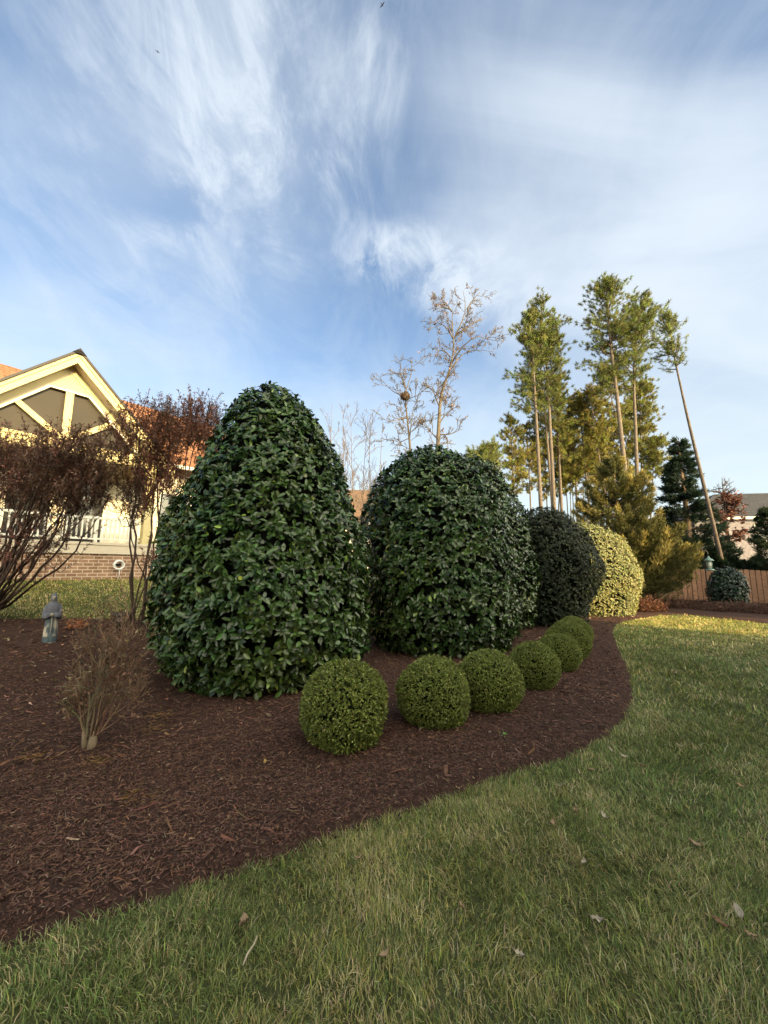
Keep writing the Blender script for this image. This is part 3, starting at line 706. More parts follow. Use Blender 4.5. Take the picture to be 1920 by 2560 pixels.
# ------------------------------------------------------------------ branching plants
def wander(p0, d0, L_, n, jit, up=0., r=rng):
    pts = [np.array(p0, float)]; d = unit(np.array(d0, float)); st = L_ / (n - 1)
    for i in range(n - 1):
        d = unit(d + jit * r.normal(size=3) + np.array([0, 0, up])); pts.append(pts[-1] + d * st)
    return np.array(pts)
def branch(mb, p0, d0, L_, r0, depth, nb, jit, up, ang, col, r, tips=None, shrink=.62, sides=5, thin=.5):
    n = 6 if L_ > .25 else 4
    pts = wander(p0, d0, L_, n, jit, up, r)
    rr = r0 * np.linspace(1, .45, n); mb.tube(pts, np.maximum(rr, thin * .004), sides if r0 > .02 else 4, col, cap=False)
    if tips is not None and depth <= 1:
        for q in range(1, n): tips.append((pts[q], pts[q] - pts[q - 1]))
    if depth <= 0: return
    for k in range(nb):
        f = r.uniform(.25, 1.0); i = min(int(f * (n - 1)), n - 2); g = f * (n - 1) - i
        p = pts[i] * (1 - g) + pts[i + 1] * g; d = unit(pts[i + 1] - pts[i]); s = unit(np.cross(d, rvec(1, r)[0]))
        a = r.normal(ang, .2)
        branch(mb, p, d * math.cos(a) + s * math.sin(a), L_ * shrink * r.uniform(.6, 1.15), r0 * .55, depth - 1, nb, jit, up, ang, col, r, tips, shrink, sides, thin)

def poly_tree(name, label, lines, T, trunk_r, col, seed, off, sc, cat='bare tree', twigs=(2.2, 2, 5), dens=1.0, leafc=None, leafn=0, group=None, subr=.22, lowfrac=1.0):
    """Bare tree: main limbs follow given polylines at distance T; twigs grow from them."""
    r = np.random.default_rng(seed)
    def pp(x, y, j=0): return at(off[0] + x / sc, off[1] + y / sc, T + j)
    L0 = lines[0]; base = pp(*L0[0]); g = float(hgt(base[0], base[1])); foot = np.array([base[0] + .1, base[1], g - .1])
    th = thing(name, label, cat, (foot[0], foot[1], g), 0, group); org = np.array([foot[0], foot[1], g])
    tr = MB(); lb = MB(); tips = []
    for li, ln in enumerate(lines):
        js = np.cumsum(r.normal(0, .35 if li else .12, len(ln))); js -= js[0]
        pts = [pp(x, y, j) for (x, y), j in zip(ln, js)]
        if li == 0: pts = [foot] + pts
        pts = np.array(pts) - org
        # resample
        s = np.concatenate([[0], np.cumsum(np.linalg.norm(np.diff(pts, axis=0), axis=1))]); q = np.linspace(0, s[-1], max(6, int(s[-1] / .5)))
        P = np.stack([np.interp(q, s, pts[:, i]) for i in range(3)], -1); P[1:-1] = (P[:-2] + P[1:-1] * 2 + P[2:]) / 4
        r0 = trunk_r if li == 0 else trunk_r * subr; rad = np.linspace(r0, .012, len(P))**1.0
        (tr if li == 0 else lb).tube(P, rad, 8 if li == 0 else 6, col)
        n = int(len(P) * 1.5 * dens)
        for k in range(n):
            f = r.uniform(.30 if li == 0 else .2, 1); i = int(f * (len(P) - 1)); i = min(i, len(P) - 2)
            if li == 0 and q[i] < s[1] * lowfrac: continue
            d = unit(P[i + 1] - P[i]); sd = unit(np.cross(d, rvec(1, r)[0])); a = r.normal(1.0, .25)
            branch(lb, P[i], d * math.cos(a) + sd * math.sin(a), twigs[0] * r.uniform(.4, 1.1), .020, twigs[1], twigs[2], .16, .05, .7, col, r, tips, .55, 4, 3.0)
    tr.build('trunk', M['bark'], th); lb.build('limbs', M['twig'], th)
    if leafn:
        m = MB(); idx = r.integers(0, len(tips), leafn); P = np.array([tips[i][0] for i in idx]) + r.normal(0, .05, (leafn, 3))
        leaves(m, P, rvec(leafn, r) + [0, 0, -.6], rvec(leafn, r), r.uniform(.08, .17, leafn), .08, vary(leafc, leafn, .3, r), 'diamond')
        m.build('dry_leaves', M['dryleaf'], th)
    return th, org
BARK = (.12, .098, .075)
o4 = (880, 700); s4 = 4.1475
poly_tree('bare_tree', 'slender bare tree holding a dark round nest among its branches', [
    [(612, 1900), (605, 1760), (590, 1600), (570, 1400), (552, 1250), (560, 1130), (590, 1050), (630, 960), (610, 820)],
    [(555, 1190), (480, 1200), (380, 1120), (260, 980)], [(555, 1130), (520, 1010), (490, 880), (525, 760)], [(600, 1620), (625, 1400), (640, 1280), (720, 1180)],
    [(565, 1240), (640, 1210), (725, 1180)], [(575, 1420), (480, 1450), (340, 1480)], [(590, 1640), (480, 1690), (400, 1780)]], 27, .17, BARK, 41, o4, s4, twigs=(1.2, 2, 4), dens=.75)
poly_tree('bare_tree', 'tallest bare tree with a crooked pale trunk above the dome laurel', [
    [(880, 1900), (890, 1720), (905, 1400), (915, 1240), (940, 1120), (1000, 980), (1030, 860), (1060, 700), (1045, 560), (1040, 420), (1040, 280)],
    [(1030, 870), (1100, 740), (1170, 650), (1290, 570), (1380, 560), (1450, 680)], [(1060, 610), (1130, 450), (1195, 310), (1185, 240), (1150, 110)], [(1195, 300), (1240, 220), (1330, 120)],
    [(1085, 565), (1200, 490), (1300, 420), (1395, 385)], [(1048, 610), (990, 490), (920, 440), (820, 440)], [(1035, 330), (985, 250), (920, 180)], [(1010, 300), (930, 275), (840, 325)],
    [(1040, 910), (1110, 780), (1200, 740), (1290, 700), (1340, 750)], [(930, 1255), (960, 1220), (1000, 1165)], [(1020, 800), (960, 720), (900, 700), (840, 850)],
    [(900, 1300), (850, 1180), (820, 1060)], [(910, 1600), (1010, 1605), (1150, 1540)], [(900, 1500), (960, 1400), (1060, 1330)], [(890, 1650), (800, 1560), (760, 1500)]],
    26, .24, BARK, 42, o4, s4, twigs=(1.05, 2, 4), dens=.7, leafc=(.22, .13, .09), leafn=420)
def nest():
    c = at(880 + 553 / s4, 700 + 1205 / s4, 26.8); b = MB(); r = np.random.default_rng(5)
    for i in range(170):
        a = rvec(1, r)[0]; p = a * np.array([.26, .26, .22]); t = unit(np.cross(a, rvec(1, r)[0])); q = np.stack([p - t * .2, p + a * .03, p + t * .2])
        b.tube(q, .014, 4, vary((.10, .06, .035), 1, .3, r)[0], cap=False)
    b.lathe([(.0, -.19), (.17, -.13), (.23, 0), (.17, .13), (0, .17)], 12, col=(.05, .03, .02))
    o = b.build('bird_nest', M['twig']); o.location = tuple(c)
    tag(o, 'dark round twig nest high in the slender bare tree', 'nest')
nest()
# thin bare trees in the gap behind the laurels
GAP = [(830, 1155, 1000, 28, 'thin bare tree, tall one against the sky beside the tallest laurel'), (862, 1160, 1018, 30, 'thin forked bare tree behind the gap between the laurels, second from the tall laurel'),
       (885, 1165, 1022, 29, 'thin bare tree with upright twigs in the middle of the laurel gap'), (905, 1165, 1030, 31, 'short bare sapling in front of the brown roof in the laurel gap'), (925, 1165, 1045, 30, 'low bare sapling close to the dome laurel in the gap'),
       (955, 1150, 1050, 27, 'straight bare whip with a few short side twigs near the dome laurel')]
for i, (u, v0, v1, T, lab) in enumerate(GAP):
    r = np.random.default_rng(60 + i); p = at(u, v0, T); g = float(hgt(p[0], p[1])); top = at(u, v1, T)
    th = thing('bare_tree', lab, 'bare tree', (p[0], p[1], g), 0, 'thin bare trees in the laurel gap')
    tr = MB(); lb = MB(); Hh = top[2] - g
    pts = np.array([[0, 0, -.1], [.1, .05, Hh * .3], [r.normal(0, .15), .1, Hh * .6], [r.normal(0, .2), 0, Hh]])
    q = np.linspace(0, 3, 12); P = np.stack([np.interp(q, range(4), pts[:, k]) for k in range(3)], -1)
    tr.tube(P, np.linspace(.05, .010, 12), 6, (.15, .115, .09)); tr.build('trunk', M['bark'], th)
    for k in range(13 if i < 5 else 7):
        f = r.uniform(.35, .97); z = f * 11; j = min(int(z), 10); b0 = P[j] + (P[j + 1] - P[j]) * (z - j)
        a = r.uniform(0, 6.28); branch(lb, b0, (.5 * math.cos(a), .5 * math.sin(a), 1), (1 - f * .6) * (2.6 if i < 5 else 1.2), .022, 2, 3, .12, .06, .5, (.15, .12, .10), r, None, .6, 4, 2.4)
    lb.build('limbs', M['twig'], th)

# ------------------------------------------------------------------ conifers
def pine(label, trunk, T, crown_y, hw, trunk_r, seed, off=(1200, 670), sc=2.86, dens=1.0, group='tall pines beyond the garden', side=0.0, col=(.070, .085, .022), lab2=None):
    r = np.random.default_rng(seed)
    pts = [at(off[0] + x / sc, off[1] + y / sc, T) for (x, y) in trunk]
    b = pts[0]; k = (pts[1] - pts[0]); g = float(hgt(b[0], b[1])); foot = b - k / k[2] * (b[2] - g); foot[2] = g - .1
    org = np.array([foot[0], foot[1], g]); th = thing('pine_tree', label, 'pine tree', org, 0, group)
    pts = np.array([foot] + pts) - org
    s = pts[:, 2]; zq = np.linspace(s[0], s[-1], 30); P = np.stack([np.interp(zq, s, pts[:, 0]), np.interp(zq, s, pts[:, 1]), zq], -1)
    P[1:-1, :2] = (P[:-2, :2] + 2 * P[1:-1, :2] + P[2:, :2]) / 4
    Ht = zq[-1]
    rad = trunk_r * (1 - .80 * ((zq - zq[0]) / (Ht - zq[0]))**1.3); rad[0] *= 1.25
    tc = np.array([.14, .113, .092]); tb = MB(); tb.tube(P, rad, 9, tc); tb.build('trunk', M['bark'], th)
    zc0 = (at(off[0] + trunk[-1][0] / sc, off[1] + crown_y / sc, T) - org)[2]
    HW = 1.30 * hw / sc / F * T
    lb = MB(); nb = MB(); nl = int(66 * dens * max(1, (Ht - zc0) / 8)); TP = []; TD = []
    for i in range(nl):
        f = r.uniform(0, 1)**.85; z = zc0 + (Ht - zc0) * f * .985
        c = np.array([np.interp(z, zq, P[:, 0]), np.interp(z, zq, P[:, 1]), z])
        prof = (.35 + .65 * math.sin(math.pi * min(1, (f + .12) * .75 + .08))) * (1 if f < .8 else (1.02 - f) / .22 * .75 + .25)
        L_ = HW * prof * r.uniform(.45, 1.15)
        a = r.uniform(0, 2 * math.pi)
        d = np.array([math.cos(a) + side, math.sin(a), .15 + .75 * f + r.normal(0, .15)])
        pp = wander(c, d, L_, 7, .13, .05, r)
        lb.tube(pp, np.linspace(.028 + .008 * L_, .010, 7), 4, tc * .85, cap=False)
        for j in range(int(3 + L_ * 5.2)):
            q = r.uniform(.38, 1.03) * 6; k = min(int(q), 5); base = pp[k] + (pp[k + 1] - pp[k]) * (q - k)
            off_ = r.normal(size=3) * np.array([.32, .32, .22]) * (.5 + .35 * L_ / 2)
            tip = base + off_; TP.append(tip); TD.append(unit(off_ * .6 + unit(pp[k + 1] - pp[k]) + np.array([0, 0, .45])))
            if r.uniform() < .5: lb.tube(np.stack([base, (base + tip) / 2 + [0, 0, -.03], tip]), [.014, .010, .008], 3, tc * .8, cap=False)
    lb.build('limbs', M['bark'], th)
    TP = np.array(TP); TD = np.array(TD); n = len(TP); per = 40; pi = np.repeat(np.arange(n), per); N_ = n * per
    ax = unit(TD[pi] * .55 + rvec(N_, r)); 
    c = vary(col, n, .3, r)[pi] * (1 + .15 * r.normal(size=(N_, 1))).clip(.5, 1.6)
    leaves(nb, TP[pi] + TD[pi] * r.uniform(-.12, .14, N_)[:, None], ax, rvec(N_, r), r.uniform(.16, .32, N_) * min(1, T / 32), .036 * T / 35, c, 'needle')
    nb.build('crown', M['needle'], th)
PG = (.15, .17, .045); PG2 = (.19, .19, .045); PG3 = (.23, .21, .05)
pine('tall pine, first full-height trunk of the pine group, beside the bare trees', [(435, 1700), (385, 760), (372, 560), (350, 320)], 34, 1060, 150, .20, 101, col=PG)
pine('tall pine with a narrow pointed crown behind the first pine trunk', [(530, 1700), (482, 760), (455, 450), (430, 195)], 35, 1040, 140, .20, 102, col=PG)
pine('pine with a thin trunk close beside the narrow pointed pine', [(518, 1700), (470, 1100), (440, 800), (425, 520)], 38, 1200, 130, .17, 103, dens=1.0, col=PG2)
pine('tallest pine of all, broad crown above the cedar', [(1020, 1300), (975, 880), (930, 520), (900, 80)], 33, 900, 180, .25, 104, dens=1.1, col=PG)
pine('broad pine leaning towards the tallest pine, crown spreading over the cedar', [(1118, 1350), (1098, 800), (1110, 480), (1180, 240)], 34, 900, 200, .21, 105, dens=1.05, col=PG)
pine('leaning pine with long bare trunk and small lopsided crown near the dark spruce', [(1640, 1720), (1480, 1050), (1385, 620), (1345, 330)], 19.4, 740, 92, .105, 106, side=-.55, dens=.6, col=PG)
pine('short sunlit pine behind the narrow pointed pine', [(585, 1750), (555, 1150), (545, 830)], 40, 1380, 140, .19, 107, col=PG2)
pine('slender pine with a curved trunk between the two pine clumps', [(875, 1500), (820, 1150), (785, 860)], 40, 1330, 120, .13, 108, dens=.95, col=PG3)
pine('small pine with trunk tucked behind the tallest pine', [(985, 1150), (935, 900), (890, 700)], 41, 1180, 120, .14, 109, dens=1.0, col=PG2)
pine('mid-height pine with golden crown beyond the cedar', [(775, 1650), (735, 1250), (700, 900)], 42, 1520, 140, .15, 110, col=PG3)
pine('mid-height pine left of the curved one, dense golden lower crown', [(695, 1750), (672, 1250), (660, 960)], 43, 1620, 130, .16, 111, col=PG3)
pine('young pine with open crown between the dome laurel and the first pine trunk', [(240, 1650), (230, 1300), (205, 1060)], 38, 1640, 95, .11, 112, dens=.9, col=PG3)
pine('young pine with airy crown just left of the first pine trunk', [(362, 1700), (350, 1400), (335, 1130)], 40, 1640, 100, .11, 113, dens=.8, col=PG3)
pine('low pine whose crown peeks over the dome laurel', [(40, 1560), (35, 1420), (25, 1285)], 30, 1600, 140, .10, 114, dens=1.0, col=PG)
pine('low pine filling in between the first trunks', [(480, 1720), (470, 1500), (455, 1230)], 44, 1660, 110, .10, 115, dens=.8, col=PG3)
pine('small pine standing behind the broad leaning pine', [(1150, 1250), (1145, 1050), (1150, 820)], 42, 1200, 115, .14, 116, col=PG2)
pine('small pine behind the cedar top, near the dark spruce', [(1235, 1500), (1240, 1400), (1245, 1230)], 40, 1520, 110, .12, 117, col=PG2)
pine('golden pine low behind the cedar and the thin stems', [(905, 1700), (900, 1400), (895, 1080)], 45, 1560, 130, .13, 118, col=PG3)
pine('leafy low pine filling the space below the narrow pointed pine', [(560, 1760), (575, 1500), (580, 1180)], 46, 1640, 120, .12, 119, col=PG3)
pine('leafy low pine below the slender curved pine', [(835, 1740), (835, 1450), (840, 1150)], 47, 1640, 120, .12, 120, col=PG3)
pine('leafy low pine between the cedar and the tallest pine', [(1060, 1600), (1060, 1350), (1065, 1000)], 46, 1500, 130, .13, 121, col=PG2)
for i, (x0, x1, y1, T) in enumerate([(628, 600, 1300, 46), (650, 640, 1420, 48), (742, 732, 1330, 46), (790, 760, 1350, 44), (668, 655, 1380, 47)]):
    pine('thin distant pine stem among the pines, crown lost in the others', [(x0, 1760), (x1, y1)], T, y1 + 130, 70, .09, 130 + i, dens=.6, col=PG3, group='thin distant pine stems')

def conifer(name, label, foot, Hh, Rad, nb, seed, c_in, c_tip, rise, sprays=46, shape=1.0, spread=.16, ln=.20, wd=.030, droop=0., group=None, gold=.5, cat='evergreen tree', zmin=.03, powz=1.0):
    r = np.random.default_rng(seed); g = float(hgt(foot[0], foot[1]))
    th = thing(name, label, cat, (foot[0], foot[1], g), 0, group)
    tb = MB(); tb.tube([(0, 0, -.1), (.03, 0, Hh * .5), (0, 0, Hh * .97)], [.028 * Hh, .015 * Hh, .008], 8, (.14, .10, .07)); tb.build('trunk', M['bark'], th)
    lb = MB(); mb = MB(); PP, AX, CC, LL = [], [], [], []
    for i in range(nb):
        f = r.uniform(0, 1)**powz; z = Hh * (zmin + (.97 - zmin) * f)
        L_ = Rad * ((1 - f)**shape * .93 + .07) * r.uniform(.72, 1.12)
        a = r.uniform(0, 2 * math.pi); d = np.array([math.cos(a), math.sin(a), .12 - droop])
        n = 8; pts = [np.array([0, 0, z])]
        dd = unit(d)
        for k in range(n - 1):
            dd = unit(dd + np.array([0, 0, rise * (k / n)]) + .08 * r.normal(size=3)); pts.append(pts[-1] + dd * L_ / (n - 1) * 1.08)
        pts = np.array(pts); lb.tube(pts, np.linspace(.018 + .006 * L_, .006, n), 4, (.10, .07, .045), cap=False)
        m = int(sprays * (.35 + .65 * L_ / Rad)); q = r.uniform(.22, 1.0, m)**.8 * (n - 1); k = np.minimum(q.astype(int), n - 2); fr = (q - k)[:, None]
        base = pts[k] * (1 - fr) + pts[k + 1] * fr; tg = unit(pts[k + 1] - pts[k])
        wide = spread * (1.15 - q / (n - 1))[:, None] * (.5 + L_)
        base = base + r.normal(size=(m, 3)) * wide * [1, 1, .8]
        ax = tg + .55 * rvec(m, r) + [0, 0, .35 - droop]
        per = 5; pi = np.repeat(np.arange(m), per)
        A = unit(ax)[pi] + .55 * rvec(m * per, r)
        br = r.uniform(0, 1) < gold
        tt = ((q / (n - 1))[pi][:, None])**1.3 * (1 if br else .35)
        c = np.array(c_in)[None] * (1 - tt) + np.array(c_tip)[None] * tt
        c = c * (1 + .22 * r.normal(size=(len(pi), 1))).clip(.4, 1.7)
        PP.append(base[pi] + r.normal(0, .03, (len(pi), 3))); AX.append(A); CC.append(c); LL.append(ln * r.uniform(.6, 1.25, len(pi)))
    PP = np.concatenate(PP); AX = np.concatenate(AX); CC = np.concatenate(CC); LL = np.concatenate(LL)
    k = PP[:, 2] > .03
    leaves(mb, PP[k], AX[k], rvec(k.sum(), r), LL[k], wd, CC[k], 'diamond')
    lb.build('limbs', M['twig'], th); mb.build('crown', M['needle'], th)
    return th
p = at(1528, 1110, 16.7)
conifer('cedar_tree', 'bushy golden-green cedar with feathery upswept boughs tipped in painted sunlight beside the sunlit hedge shrub', p, 6.25, 2.78, 215, 201, (.034, .058, .020), (.37, .305, .09),   .48, sprays=125, shape=.72, spread=.08, ln=.165, wd=.022, gold=.45, powz=1.15)  # gold tips over dark green also paint sunlit plumes and shaded gaps
p = at(1692, 1070, 22)
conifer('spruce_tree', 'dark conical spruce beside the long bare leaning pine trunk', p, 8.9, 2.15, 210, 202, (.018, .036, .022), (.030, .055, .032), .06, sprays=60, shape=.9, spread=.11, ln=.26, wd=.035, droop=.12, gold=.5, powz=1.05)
EV = [(1788, 19.6, 2.5, 1.25, 'dark drooping evergreen behind the fence just beyond the lantern'), (1836, 20.2, 2.15, 1.0, 'small dark cone evergreen behind the fence below the red-leaved oak'), (1872, 20.5, 1.9, 1.0, 'smallest evergreen behind the fence, beside the big dark one'), (1945, 19.2, 4.6, 1.6, 'big dark evergreen behind the fence at the edge of view'), (1905, 20.4, 2.1, 1.0, 'low evergreen tucked against the big dark one behind the fence')]
for i, (u, T, hh, rd, lab) in enumerate(EV):
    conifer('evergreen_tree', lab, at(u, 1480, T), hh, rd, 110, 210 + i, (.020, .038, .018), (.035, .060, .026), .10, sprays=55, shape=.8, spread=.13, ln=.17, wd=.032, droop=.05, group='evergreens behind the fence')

# red-leaved young oak
def oak():
    r = np.random.default_rng(9); foot = at(1812, 1270, 22.0); g = 0.
    th = thing('oak_tree', 'young oak holding rust-red leaves in front of the grey-roofed house', 'tree', (foot[0], foot[1], g))
    tr = MB(); tr.tube([(0, 0, -.1), (.02, 0, 2), (-.03, 0, 4), (.05, 0, 6.6)], [.10, .085, .06, .012], 8, (.07, .05, .04)); tr.build('trunk', M['bark'], th)
    lb = MB(); tips = []
    for k in range(34):
        z = r.uniform(2.0, 6.2); a = r.uniform(0, 6.28)
        branch(lb, (0, 0, z), (math.cos(a), math.sin(a), .45), r.uniform(.6, 1.15) * (1.25 - .12 * z), .03, 2, 3, .15, .06, .7, (.08, .055, .045), r, tips, .6, 4, 2.2)
    lb.build('limbs', M['twig'], th)
    m = MB(); n = 4200; P = np.array([tips[i][0] for i in r.integers(0, len(tips), n)]) + r.normal(0, .05, (n, 3)); k = P[:, 2] < 5.7; P = P[k]; n = len(P)
    leaves(m, P, rvec(n, r) + [0, 0, -.4], rvec(n, r), r.uniform(.09, .17, n), .085, vary((.17, .075, .055), n, .3, r), 'diamond'); m.build('crown', M['dryleaf'], th)
oak()

# ------------------------------------------------------------------ fence
def fence():
    A = at(1470, 1500, 20.5); B = at(2060, 1500, 16.4); L_ = math.hypot(B[0] - A[0], B[1] - A[1])
    th = thing('wooden_fence', 'reddish brown vertical board fence at the end of the garden', 'fence', (A[0], A[1], 0), math.atan2(B[1] - A[1], B[0] - A[0]))
    r = np.random.default_rng(3); b = MB(); x = 0
    def top(x): return 1.50 - .20 * max(0, (x - 5.5) / (L_ - 5.5))**1.3 + .02 * math.sin(x * 1.3)
    while x < L_:
        w = .17; t = top(x + w / 2) + r.normal(0, .006); dx = r.normal(0, .004)
        c = np.array((.34, .19, .115)) * r.uniform(.82, 1.15)
        b.prism([(x, .04), (x + w, .04), (x + w, t - .03), (x + w - .03, t), (x + .03, t), (x, t - .03)], dx, dx + .02, col=c)
        x += w + .022
    b.build('board_panel', M['wood'], th, False)
    for z in (.3, 1.12):
        q = MB(); q.box(0, L_, .03, .07, z, z + .09, col=(.16, .09, .06)); q.build('rail', M['wood'], th, False)
    for k in np.arange(.5, L_, 2.4):
        q = MB(); q.box(k, k + .1, .072, .17, -.2, top(k) - .08, col=(.16, .09, .06)); q.build('post', M['wood'], th, False)
fence()

# ------------------------------------------------------------------ lantern on its pole
def lantern():
    p = at(1773, 1412, 15.0); 
    pole = thing('hook_pole', 'thin black hook pole holding the green lantern near the fence', 'pole', (p[0] - .18, p[1], 0))
    b = MB(); b.tube([(0, 0, -.1), (0, 0, 1.2), (0, 0, 2.05), (.02, 0, 2.16), (.09, 0, 2.22), (.16, 0, 2.17), (.18, 0, 2.08), (.17, 0, 2.05)], .014, 8); b.build('rod', M['iron'], pole)
    b = MB(); b.tube([(-.12, 0, -.05), (-.12, 0, .12), (0, 0, .13)], .011, 6); b.build('foot_spike', M['iron'], pole)
    L_ = thing('lantern', 'green metal lantern with pale glass hanging from the hook pole', 'lantern', (p[0], p[1], p[2] - .22))
    b = MB(); b.lathe([(0, 0), (.13, 0), (.15, .02), (.13, .05), (.10, .07), (0, .075)], 16); b.build('base', M['metal_green'], L_)
    b = MB(); b.lathe([(.0, .076), (.085, .077), (.085, .36), (0, .361)], 12); b.build('glass', M['lamp_glass'], L_)
    for k in range(4):
        a = k * math.pi / 2 + .5; b = MB(); b.tube([(.095 * math.cos(a), .095 * math.sin(a), .07), (.095 * math.cos(a), .095 * math.sin(a), .37)], .011, 6); b.build('bar', M['metal_green'], L_)
    b = MB(); b.lathe([(0, .362), (.16, .364), (.17, .38), (.10, .44), (.05, .48), (.03, .52), (.035, .54), (0, .56)], 16); b.build('cap', M['metal_green'], L_)
    b = MB(); b.tube([(0, 0, .555), (0, 0, max(.6, 2.045 - p[2] + .22))], .007, 6); b.build('hanger', M['iron'], L_)
lantern()

# ------------------------------------------------------------------ dry brush along the far bed
def brush(label, u, v, T, w, h, seed, col=(.20, .10, .065)):
    r = np.random.default_rng(seed); p = at(u, v, T); g = float(hgt(p[0], p[1]))
    th = thing('dry_shrub', label, 'shrub', (p[0], p[1], g), 0, 'dry brown clumps along the far bed')
    b = MB()
    for k in range(130):
        a = r.uniform(0, 6.28); q = r.uniform(0, 1)**.5 * w; d = np.array([math.cos(a) * q, math.sin(a) * q, h * r.uniform(.6, 1.1)])
        pts = wander((d[0] * .35, d[1] * .35, 0), d * np.array([1, 1, 1]), np.linalg.norm(d) * r.uniform(.6, 1.1), 5, .18, 0, r)
        b.tube(pts, np.linspace(.008, .004, 5), 3, vary(col, 1, .3, r)[0], cap=False)
    b.build('stems', M['twig'], th)
    m = MB(); n = 1500; a = r.uniform(0, 6.28, n); q = r.uniform(0, 1, n)**.5 * w; z = h * (1 - (q / w)**2 * .6) * r.uniform(.25, 1, n)
    leaves(m, np.stack([q * np.cos(a), q * np.sin(a), z], -1), rvec(n, r) + [0, 0, .3], rvec(n, r), r.uniform(.05, .10, n), .028, vary(col, n, .35, r), 'diamond'); m.build('foliage', M['dryleaf'], th)
for i, (u, v, T, w, h, lab) in enumerate([(1622, 1515, 14.0, .55, .55, 'rust brown dry clump at the foot of the cedar beside the sunlit hedge'), (1688, 1508, 15.2, .6, .42, 'low brown dry clump below the cedar, next to the rust brown one'), (1735, 1505, 16, .7, .3, 'thin flat dry clump in front of the fence below the lantern'),
        (1800, 1515, 14.2, .75, .34, 'brown dry clump in front of the round dark shrub'), (1868, 1515, 13.8, .75, .38, 'dry clump in front of the fence past the round dark shrub'), (1930, 1525, 13.2, .7, .36, 'dry clump at the very edge of view by the fence')]):
    brush(lab, u, v, T, w, h, 300 + i, (.20, .095, .06) if i < 1 else (.13, .075, .055))

# ------------------------------------------------------------------ big reddish shrubs by the house
def red_shrub(label, foot, cens, nst, nsh, seed, c1, c2, leafl=.060, group='tall reddish brown shrubs by the house', upv=.9, stem_r=.035, sp0=.16):
    r = np.random.default_rng(seed); foot = np.array([foot[0], foot[1], float(hgt(foot[0], foot[1]))])
    th = thing('leafy_shrub', label, 'shrub', foot, 0, group)
    st = MB(); nodes = []; cens = [(np.array(c) - foot, np.array(s), w) for c, s, w in cens]; W = np.array([w for _, _, w in cens]); W = W / W.sum()
    def sample(n, shell=.5):
        k = r.choice(len(cens), n, p=W); d = rvec(n, r); rad = (shell + (1 - shell) * r.uniform(size=n))[:, None]
        return np.array([cens[i][0] for i in k]) + d * rad * np.array([cens[i][1] for i in k])
    tgt = sample(nst, .3)
    for i in range(nst):
        a = r.uniform(0, 6.28); p0 = np.array([sp0 * math.cos(a), sp0 * math.sin(a), -.05]); e = tgt[i]; m = 12
        mid = p0 * .4 + e * .6 + np.array([0, 0, -.12 * np.linalg.norm(e)]) + r.normal(0, .12, 3)
        t = np.linspace(0, 1, m)[:, None]; pts = (1 - t)**2 * p0 + 2 * t * (1 - t) * mid + t * t * e; pts[1:-1] += r.normal(0, .022, (m - 2, 3))
        st.tube(pts, np.linspace(stem_r * r.uniform(.6, 1.1), .008, m), 6, (.075, .05, .04), cap=False); nodes += list(pts[4:])
    nodes = np.array(nodes)
    S = sample(nsh, .35); keep = S[:, 2] > .55; S = S[keep]
    for gen in range(2):
        pass
    extra = []
    order = np.argsort(np.min(np.linalg.norm(S[:, None] - nodes[None], axis=2), axis=1))
    for i in order:
        d = np.linalg.norm(nodes - S[i], axis=1) + np.where(nodes[:, 2] > S[i][2] + .05, .5, 0)
        j = int(np.argmin(d)); b0 = nodes[j]; mid = (b0 + S[i]) / 2 + r.normal(0, .03, 3) - np.array([0, 0, .05])
        st.tube(np.stack([b0, mid, S[i]]), [.008, .006, .0045], 4, (.085, .055, .045), cap=False)
        nodes = np.vstack([nodes, mid, S[i]])
    n = len(S); D = unit(np.array([0, 0, upv]) + .55 * rvec(n, r) + .25 * unit(S - np.array([0, 0, 1.5]))); Ln = r.uniform(.18, .48, n)
    sb = st
    for i in range(n): sb.tube(np.stack([S[i], S[i] + D[i] * Ln[i] * .6 + r.normal(0, .01, 3), S[i] + D[i] * Ln[i]]), [.004, .0035, .002], 3, (.10, .06, .05), cap=False)
    sb.build('stems', M['twig'], th)
    per = 22; pi = np.repeat(np.arange(n), per); N_ = n * per; f = r.uniform(.0, 1.0, N_)
    P = S[pi] + D[pi] * (Ln[pi] * f)[:, None]; sd = unit(np.cross(D[pi], rvec(N_, r)))
    ax = D[pi] * .65 + sd * 1.0
    mixf = (fbm(S[:, 0] * 1.5 + 30, S[:, 2] * 1.5 + S[:, 1], seed) > .5)[pi][:, None] * .55 + .45 * r.uniform(size=(N_, 1))
    c = (np.array(c1)[None] * mixf + np.array(c2)[None] * (1 - mixf)) * (1 + .25 * r.normal(size=(N_, 1))).clip(.4, 1.8)
    m = MB(); leaves(m, P, ax, D[pi] + .3 * rvec(N_, r), leafl * r.uniform(.6, 1.2, N_), leafl * .26, c, 'diamond'); m.build('foliage', M['leaf'], th)
def A3(x, y, t): return at(x * VS, y * VS, t)
red_shrub('wide dark reddish shrub with many bare leaning stems in front of the porch railing', A3(-60, 1345, 7.3), [(A3(60, 1020, 7.0), (1.25, 1.1, .68), 1), (A3(160, 1000, 6.9), (.75, .8, .5), .7), (A3(-90, 990, 7.0), (1.2, 1.1, .65), .8), (A3(110, 1085, 6.8), (.95, .8, .40), .7), (A3(40, 1220, 7.0), (1.0, .6, .3), .06), (A3(175, 1060, 6.8), (.45, .5, .4), .3), (A3(90, 1170, 6.9), (.95, .7, .25), .16)],
          30, 1350, 401, (.28, .105, .075), (.13, .085, .050), leafl=.068)
